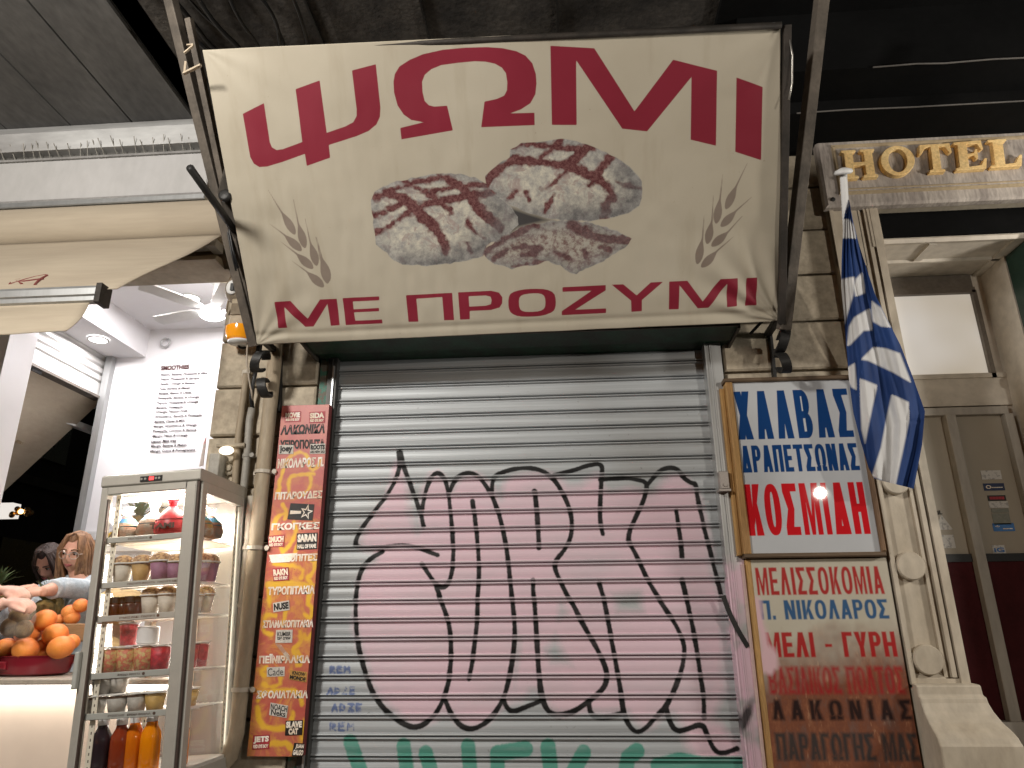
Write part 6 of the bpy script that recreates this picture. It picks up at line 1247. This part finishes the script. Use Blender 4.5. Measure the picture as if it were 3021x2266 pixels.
for k, (x, Y_, L_) in enumerate(((340, -.47, 0), (540, -.47, 0), (730, -.45, 0), (372, -.46, .072), (530, -.43, .072))): put(pg, D6(x), 1528, Y_, zs[4], ("grey rice pudding cup at bottom left of fifth shelf", "grey pudding cup second from left on fifth shelf", "grey pudding cup third from left on fifth shelf", "grey pudding cup stacked on top at the left", "grey pudding cup stacked on top in the middle")[k], G_, 1.08, lift=L_)
put(py_, D6(905), 1528, -.45, zs[4], "yellow cream pudding cup by corner post", G_, 1.08); put(py_, D6(1225), 1528, -.34, zs[4], "yellow cream pudding cup seen through the side glass", G_, 1.08)
G_ = "juice bottles on the fridge floor"
for k, (x, Y_, cc, nm, lb_, sc_) in enumerate(((372, -.47, (.03, .018, .022), "dark_berry_juice", "almost black berry juice bottle at the left", 1.15), (555, -.47, (.26, .04, .012), "red_brown_juice", "red brown juice bottle second from left", 1.13), (688, -.45, (.62, .16, .006), "amber_orange_juice", "deep orange juice bottle third from left", 1.15), (850, -.47, (.82, .26, .004), "bright_orange_juice", "bright yellow orange juice bottle by the corner post", 1.17), (1135, -.36, (.66, .19, .01), "side_orange_juice", "orange juice bottle seen through the side glass", 1.12))):
    put(bottle(cc, nm), D6(x), 1640, Y_, zbase+.012, lb_, G_, sc_)
c = fl_(D5(640), 1120, -.48); w1 = FM @ Vector((c[0]-.035, c[1], zs[0]+.005)); w2 = FM @ Vector((c[0]+.01, c[1]+.01, zs[0]+.115))
tag(MB().tube([tuple(w1), tuple(w2)], .004, 8).ball(tuple(w2), .010, 12, 8).build("white_stirrer", SHELFM, None, True), "white stirrer with a round tip leaning on the top shelf", "stirrer")

# ------------------------------------------------------------------ people
def head_into(b, c, rot, size=1.0):
    """skull, face, neck stump: one closed surface added to b; face looks along local -Y"""
    n, mm = 40, 30; vs = []; fs = []
    for i in range(mm+1):
        t = math.pi*i/mm
        for j in range(n):
            p = 2*math.pi*j/n; x = math.sin(t)*math.cos(p); y = math.sin(t)*math.sin(p); z = math.cos(t)
            w_ = 1-.30*max(0, -z)**1.3; f_ = max(0, -y)
            X = .074*x*w_; Yv = .094*y*(1-.10*max(0, -z)); Zv = .116*z
            Yv -= .012*f_*max(0, -z-.35)*1.6                                     # chin
            g = lambda ax, az, sx, sz: math.exp(-((x-ax)/sx)**2-((z-az)/sz)**2)*f_
            Yv -= .026*g(0, -.16, .13, .20)+.012*g(0, .05, .09, .2)               # nose
            Yv += .010*(g(.40, .08, .2, .12)+g(-.40, .08, .2, .12))               # eye sockets
            Yv -= .007*g(0, .25, .6, .10)                                         # brow
            Yv -= .008*(g(.42, -.25, .25, .22)+g(-.42, -.25, .25, .22))           # cheeks
            Yv -= .007*g(0, -.48, .22, .08)
            q = rot @ Vector((X*size, Yv*size, Zv*size)); vs.append((c[0]+q[0], c[1]+q[1], c[2]+q[2]))
    for i in range(mm):
        for j in range(n): fs.append((i*n+j, (i+1)*n+j, (i+1)*n+(j+1) % n, i*n+(j+1) % n))
    b.add(vs, fs)
    for sx in (-1, 1):
        q = rot @ Vector((sx*.074*size, .005*size, -.005*size)); b.ball((c[0]+q[0], c[1]+q[1], c[2]+q[2]), .024*size, 10, 8, (.4, .8, 1.3), rot)
def hand_into(b, wrist, d, nrm, curl=.6, size=1.0):
    """palm, four fingers and a thumb leaving the palm's side; d points along the fingers, nrm out of the back of the hand"""
    d = Vector(d).normalized(); nrm = Vector(nrm); nrm = (nrm-d*nrm.dot(d)).normalized(); sd = d.cross(nrm); w_ = Vector(wrist)
    for k, off in enumerate((-.027, -.009, .009, .027)):
        b.tube([w_+sd*off*.55*size, w_+d*.045*size+sd*off*.9*size, w_+d*.085*size+sd*off*size], [.017*size, .0165*size, .0135*size], 10)
        L = (.066, .076, .072, .056)[k]*size; p = w_+d*.085*size+sd*off*size; a = curl*(.55+.15*k); pts = [p]; ang = 0
        for seg, fr_ in enumerate((.42, .32, .26)):
            ang += a*(.7 if seg == 0 else .9); p = p+(d*math.cos(ang)-nrm*math.sin(ang))*L*fr_; pts.append(p)
        b.tube(pts, [.0105*size, .0098*size, .0088*size, .0068*size], 9)
    p0 = w_+d*.03*size+sd*.030*size-nrm*.004*size
    b.tube([p0-sd*.012*size, p0+(d*.8+sd*.5-nrm*.15)*.03*size, p0+(d*.95+sd*.32-nrm*.3)*.056*size, p0+(d*1.05+sd*.12-nrm*.4)*.076*size], [.0155*size, .013*size, .0105*size, .0085*size], 9)
def remesh(o, vox, sm=6):
    m = o.modifiers.new("one_surface", 'REMESH'); m.mode = 'VOXEL'; m.voxel_size = vox; m.use_smooth_shade = True
    if sm: q = o.modifiers.new("soften", 'SMOOTH'); q.factor = .5; q.iterations = sm
    return o
def person(label, head, hrot, neck, shoulders, hips, arms, feet, skin, hair, top, floor_z, sleeves=True, hs=1.0, hairstyle='long', group=None):
    t = thing("person", label, "person", (hips[0], hips[1], floor_z), group)
    b = MB(); head_into(b, head, hrot, hs); nk = Vector(head)+(hrot @ Vector((0, .022, -.075)))*hs
    b.tube([nk, Vector(neck)+Vector((0, 0, .02)), Vector(neck)-Vector((0, 0, .05))], [.052*hs, .054*hs, .07*hs], 16)
    mid = (np.array(shoulders[0])+np.array(shoulders[1]))/2; hp = np.array(hips); sp = [mid+(hp-mid)*k for k in (0, .25, .5, .75, 1)]
    for a_, c_, r_ in zip(sp[:-1], sp[1:], ((.11, .125), (.125, .115), (.115, .11), (.11, .13))):
        for off in (-.07, .07): b.tube([a_+np.array([off, 0, 0]), c_+np.array([off, 0, 0])], r_, 14)
    for (s_, e_, wr, hd, nr, cu) in arms:
        b.tube([s_, (np.array(s_)+np.array(e_))/2, e_], [.052, .048, .041], 12); b.tube([e_, (np.array(e_)*.6+np.array(wr)*.4), wr], [.041, .039, .027], 12); b.ball(s_, .055, 12, 8); b.ball(e_, .041, 12, 8); hand_into(b, wr, hd, nr, cu, .98)
    for f_ in feet:
        hpx = (hips[0]+(.09 if f_[0] > hips[0] else -.09), hips[1], hips[2]); kn = ((hpx[0]+f_[0])/2, (hpx[1]+f_[1])/2-.03, (hips[2]+floor_z)/2+.03)
        b.tube([hpx, kn], [.085, .058], 12); b.tube([kn, (f_[0], f_[1], floor_z+.07)], [.056, .038], 12); b.tube([(f_[0], f_[1]+.03, floor_z+.045), (f_[0], f_[1]-.14, floor_z+.03)], [.042, .034], 10)
    body = remesh(b.build("body", skin, t, True), .0062, 3)
    # face
    def hp_(x, y, z): q = hrot @ Vector((x*hs, y*hs, z*hs)); return (head[0]+q[0], head[1]+q[1], head[2]+q[2])
    for sx in (-1, 1):
        MB().ball(hp_(sx*.031, -.0795, .012), .0108*hs, 12, 8, (1.15, .6, .55), hrot).build("eye", EYEW, body, True); MB().ball(hp_(sx*.031-.002, -.0865, .0105), .0062*hs, 10, 8, (1, .5, .9), hrot).build("iris", EYED, body, True)
        MB().tube([hp_(sx*.012, -.094, .034), hp_(sx*.03, -.093, .041), hp_(sx*.05, -.080, .036)], .0035*hs, 6).build("eyebrow", hair, body, True)
        MB().tube([hp_(sx*.018, -.087, .019), hp_(sx*.031, -.0885, .022), hp_(sx*.045, -.080, .018)], .0026*hs, 6).build("eyelid", EYED, body, True)
    b = MB(); b.tube([hp_(-.024, -.0835, -.053), hp_(-.010, -.0935, -.0515), hp_(0, -.095, -.053), hp_(.010, -.0935, -.0515), hp_(.024, -.0835, -.053)], [.002*hs, .0042*hs, .004*hs, .0042*hs, .002*hs], 8).tube([hp_(-.020, -.084, -.057), hp_(0, -.0945, -.0605), hp_(.020, -.084, -.057)], [.002*hs, .005*hs, .002*hs], 8); b.build("lips", LIP, body, True)
    # hair
    b = MB(); n, mm = 32, 20; vs = []; fs = []
    for i in range(mm+1):
        tt_ = math.pi*i/mm
        for j in range(n):
            p = 2*math.pi*j/n; x, y, z = math.sin(tt_)*math.cos(p), math.sin(tt_)*math.sin(p), math.cos(tt_); fr_ = max(0, -y)
            rr = 1.10+.02*math.sin(9*p+3*z)
            if fr_ > 0: rr -= .30*min(1, fr_*1.6)*(1/(1+math.exp((z-.64-.12*math.cos(p)-.05*math.sin(5*p))*20)))   # hairline
            if z < -.35: rr *= max(.55, 1-(-z-.35)*.5)
            vs.append(hp_(.079*x*rr, .099*y*rr+.006, .120*z*rr+.004))
    for i in range(mm):
        for j in range(n): fs.append((i*n+j, (i+1)*n+j, (i+1)*n+(j+1) % n, i*n+(j+1) % n))
    b.add(vs, fs); rg = random.Random(len(label))
    if hairstyle == 'long':
        for k in range(64):
            a_ = R(-52+284*k/63); x, y = math.cos(a_), math.sin(a_); lat = rg.uniform(-.011, .011)
            b.tube([hp_(.006*x, -.035+.01*y, .128), hp_(.055*x, .062*y-.004, .108), hp_(.085*x+lat, .100*y+.008, .03), hp_(.087*x+lat, .098*y+.012, -.06), hp_(.083*x+lat*2, .088*y+.02, -.125-rg.random()*.02), hp_(.076*x+lat*3, .076*y+.02, -.185-rg.random()*.05)], [.006, .011, .0125, .0115, .009, .003], 6)
    hr = b.build("hair", hair, t, True)
    # clothes
    b = MB()
    for a_, c_, r_ in zip(sp[:-1], sp[1:], ((.122, .140), (.140, .130), (.130, .125), (.125, .145))):
        for off in (-.075, .075): b.tube([a_+np.array([off, 0, 0]), c_+np.array([off, 0, 0])], r_, 16)
    for (s_, e_, wr, hd, nr, cu) in arms:
        b.ball(s_, .068, 14, 10); b.tube([mid+(np.array(s_)-mid)*.5, s_], [.085, .066], 14); b.tube([s_, e_], [.066, .056], 14); b.ball(e_, .056, 12, 8)
        if sleeves: k_ = sleeves if isinstance(sleeves, float) else .8; b.tube([e_, np.array(e_)*(1-k_)+np.array(wr)*k_], [.056, .046], 14)
    remesh(b.build("jacket", top, t, True), .011, 4)
    b = MB(); c_ = Vector(neck)-Vector((0, 0, .012)); fr_ = hrot @ Vector((0, -1, 0))
    for sx in (-1, 1): b.tube([c_+Vector((sx*.02, .075, .035)), c_+Vector((sx*.078, .0, .03)), c_+Vector((sx*.062, -.085, -.03)), c_+Vector((sx*.03, -.125, -.10))], [.018, .024, .026, .012], 10)
    b.build("collar", top, t, True)
    if sleeves:
        for (s_, e_, wr, hd, nr, cu) in arms:
            k_ = sleeves if isinstance(sleeves, float) else .8; p = np.array(e_)*(1-k_)+np.array(wr)*k_; d_ = (np.array(wr)-np.array(e_)); d_ = d_/np.linalg.norm(d_); b = MB(); b.tube([p-d_*.035, p-d_*.03, p+d_*.008, p+d_*.012], [.049, .053, .053, .047], 16); b.build("cuff", top, t, True)
    b = MB(); hb_ = [(hips[0]-.09, hips[1], hips[2]+.03), (hips[0]+.09, hips[1], hips[2]+.03)]
    for q, f_ in zip(hb_, sorted(feet)):
        kn = ((q[0]+f_[0])/2, (q[1]+f_[1])/2-.03, (hips[2]+floor_z)/2+.03); b.tube([q, kn, (f_[0], f_[1], floor_z+.09)], [.115, .075, .058], 14)
    b.tube([hb_[0], hb_[1]], .115, 14); remesh(b.build("trousers", JEANS, t, True), .014, 4)
    for f_ in feet: MB().tube([(f_[0], f_[1]+.05, floor_z+.045), (f_[0], f_[1]-.03, floor_z+.06), (f_[0], f_[1]-.16, floor_z+.035)], [.045, .052, .036], 12).build("shoe", DARKCL, t, True)
    return t, hp_, body
def cp(x, y, Y): return at3(x, y, Y, CP)
YW = .78
hc = cp(1560, 640, YW); hrot = Matrix.Rotation(R(9), 3, 'Z') @ Matrix.Rotation(R(15), 3, 'X') @ Matrix.Rotation(R(4), 3, 'Y')
nk = (hc[0]+.03, hc[1]+.03, hc[2]-.165); fz_ = .40
shL, shR = (nk[0]-.165, nk[1]-.03, nk[2]-.055), (nk[0]+.165, nk[1]+.01, nk[2]-.06)
w1, w2 = cp(700, 1335, .40), cp(860, 1420, .30)
e1_, e2_ = (shL[0]-.10, .58, shL[2]-.20), (shR[0]-.02, .45, w2[2]+.03)
wom, hpw, wb_ = person("woman with light brown hair and round glasses in pale denim jacket reaching out", tuple(hc), hrot, nk, (shL, shR), (nk[0]+.02, nk[1]+.10, 1.28), [(shL, e1_, tuple(w1), (-1, -.25, -.12), (0, -.3, 1), 1.0), (shR, e2_, tuple(w2), (-1, -.1, -.03), (.1, -.55, .8), .8)], [(nk[0]-.08, nk[1]+.1), (nk[0]+.12, nk[1]+.12)], SKIN, BLOND, DENIM, fz_, sleeves=.42, hs=1.0)
GL = mat("silver_glasses", (.60, .52, .45), None, .25, .7)
gt = MB()
for sx in (-1, 1):
    ring = [hpw(sx*.033+.0235*math.cos(a_), -.103+.012*abs(math.cos(a_))*(1 if math.cos(a_)*sx > 0 else 0), .006+.0215*math.sin(a_)) for a_ in np.linspace(0, 2*math.pi, 22)]
    gt.tube(ring, .0022, 6, False); gt.tube([hpw(sx*.056, -.093, .012), hpw(sx*.080, -.03, .012), hpw(sx*.078, .03, .004)], .002, 6)
gt.tube([hpw(-.009, -.104, .010), hpw(0, -.108, .013), hpw(.009, -.104, .010)], .002, 6); gt.build("glasses", GL, wom, True)
# second assistant, bent behind her
h2 = cp(1030, 830, 1.0); r2 = Matrix.Rotation(R(5), 3, 'Z') @ Matrix.Rotation(R(42), 3, 'X'); n2_ = (h2[0]+.06, h2[1]+.06, h2[2]-.15)
sl2_, sr2_ = (n2_[0]-.15, n2_[1]-.02, n2_[2]-.07), (n2_[0]+.16, n2_[1]+.02, n2_[2]-.07)
person("assistant with dark tied hair looking down behind the woman's shoulder", tuple(h2), r2, n2_, (sl2_, sr2_), (n2_[0]+.06, n2_[1]+.08, 1.24), [(sl2_, (sl2_[0]-.04, .80, sl2_[2]-.26), (sl2_[0]-.10, .62, 1.44), (-.6, -.7, -.1), (0, 0, 1), .5), (sr2_, (sr2_[0]+.02, .86, sr2_[2]-.27), (sr2_[0]-.08, .68, 1.44), (-.6, -.7, -.1), (0, 0, 1), .5)], [(n2_[0]-.04, n2_[1]+.08), (n2_[0]+.14, n2_[1]+.09)], SKIN, BRUN, DARKCL, fz_, hs=.97)
# customer outside on the left, mostly beyond the frame: only the two forearms reach in
ca, cb_ = cp(250, 1370, -.16), cp(330, 1640, -.22)
cx0 = ca[0]-.62
sA, sB = (cx0-.02, -.42, 1.62), (cx0-.06, -.78, 1.60)
person("customer outside the counter holding out both bare forearms at the left edge", (cx0-.06, -.60, 1.86), Matrix.Rotation(R(75), 3, 'Z') @ Matrix.Rotation(R(12), 3, 'X'), (cx0-.07, -.60, 1.70), ((cx0-.05, -.46, 1.62), (cx0-.05, -.74, 1.62)), (cx0-.10, -.60, 1.02), [(sA, (cx0+.16, -.36, 1.50), tuple(ca+np.array([-.05, 0, 0])), (1, .1, -.1), (0, -.3, 1), 1.35), (sB, (cx0+.12, -.60, 1.40), tuple(cb_+np.array([-.05, 0, 0])), (1, .15, 0), (0, -.3, 1), 1.3)], [(cx0-.2, -.55), (cx0-.02, -.66)], SKIN2, BRUN, SHIRT, 0.0, sleeves=.12, hs=1.0)
# plastic bag between the hands
bgp = at3(270, 400, -.10); pb = thing("plastic_bag", "crumpled clear plastic bag of brown fruit held between the hands", "bag", tuple(bgp))
b = MB(); b.lathe([(.004, .135), (.03, .12), (.05, .07), (.075, 0), (.082, -.05), (.062, -.10), (0, -.115)], tuple(bgp), 26, sx=1.05, sy=.7)
b.v = [(x+.010*math.sin(z*70+y*50), y+.008*math.sin(x*90+z*40), z+.004*math.sin(x*120)) for x, y, z in b.v]; b.build("bag_film", BAG, pb, True)
b = MB(); b.ball((bgp[0]-.02, bgp[1], bgp[2]-.05), .046, 16, 10).ball((bgp[0]+.035, bgp[1]+.01, bgp[2]-.06), .042, 16, 10).ball((bgp[0], bgp[1]+.01, bgp[2]), .044, 16, 10); b.build("brown_fruit", mat("kiwi_skin", (.24, .15, .06), (.13, .08, .035), .8, sc=40), pb, True)
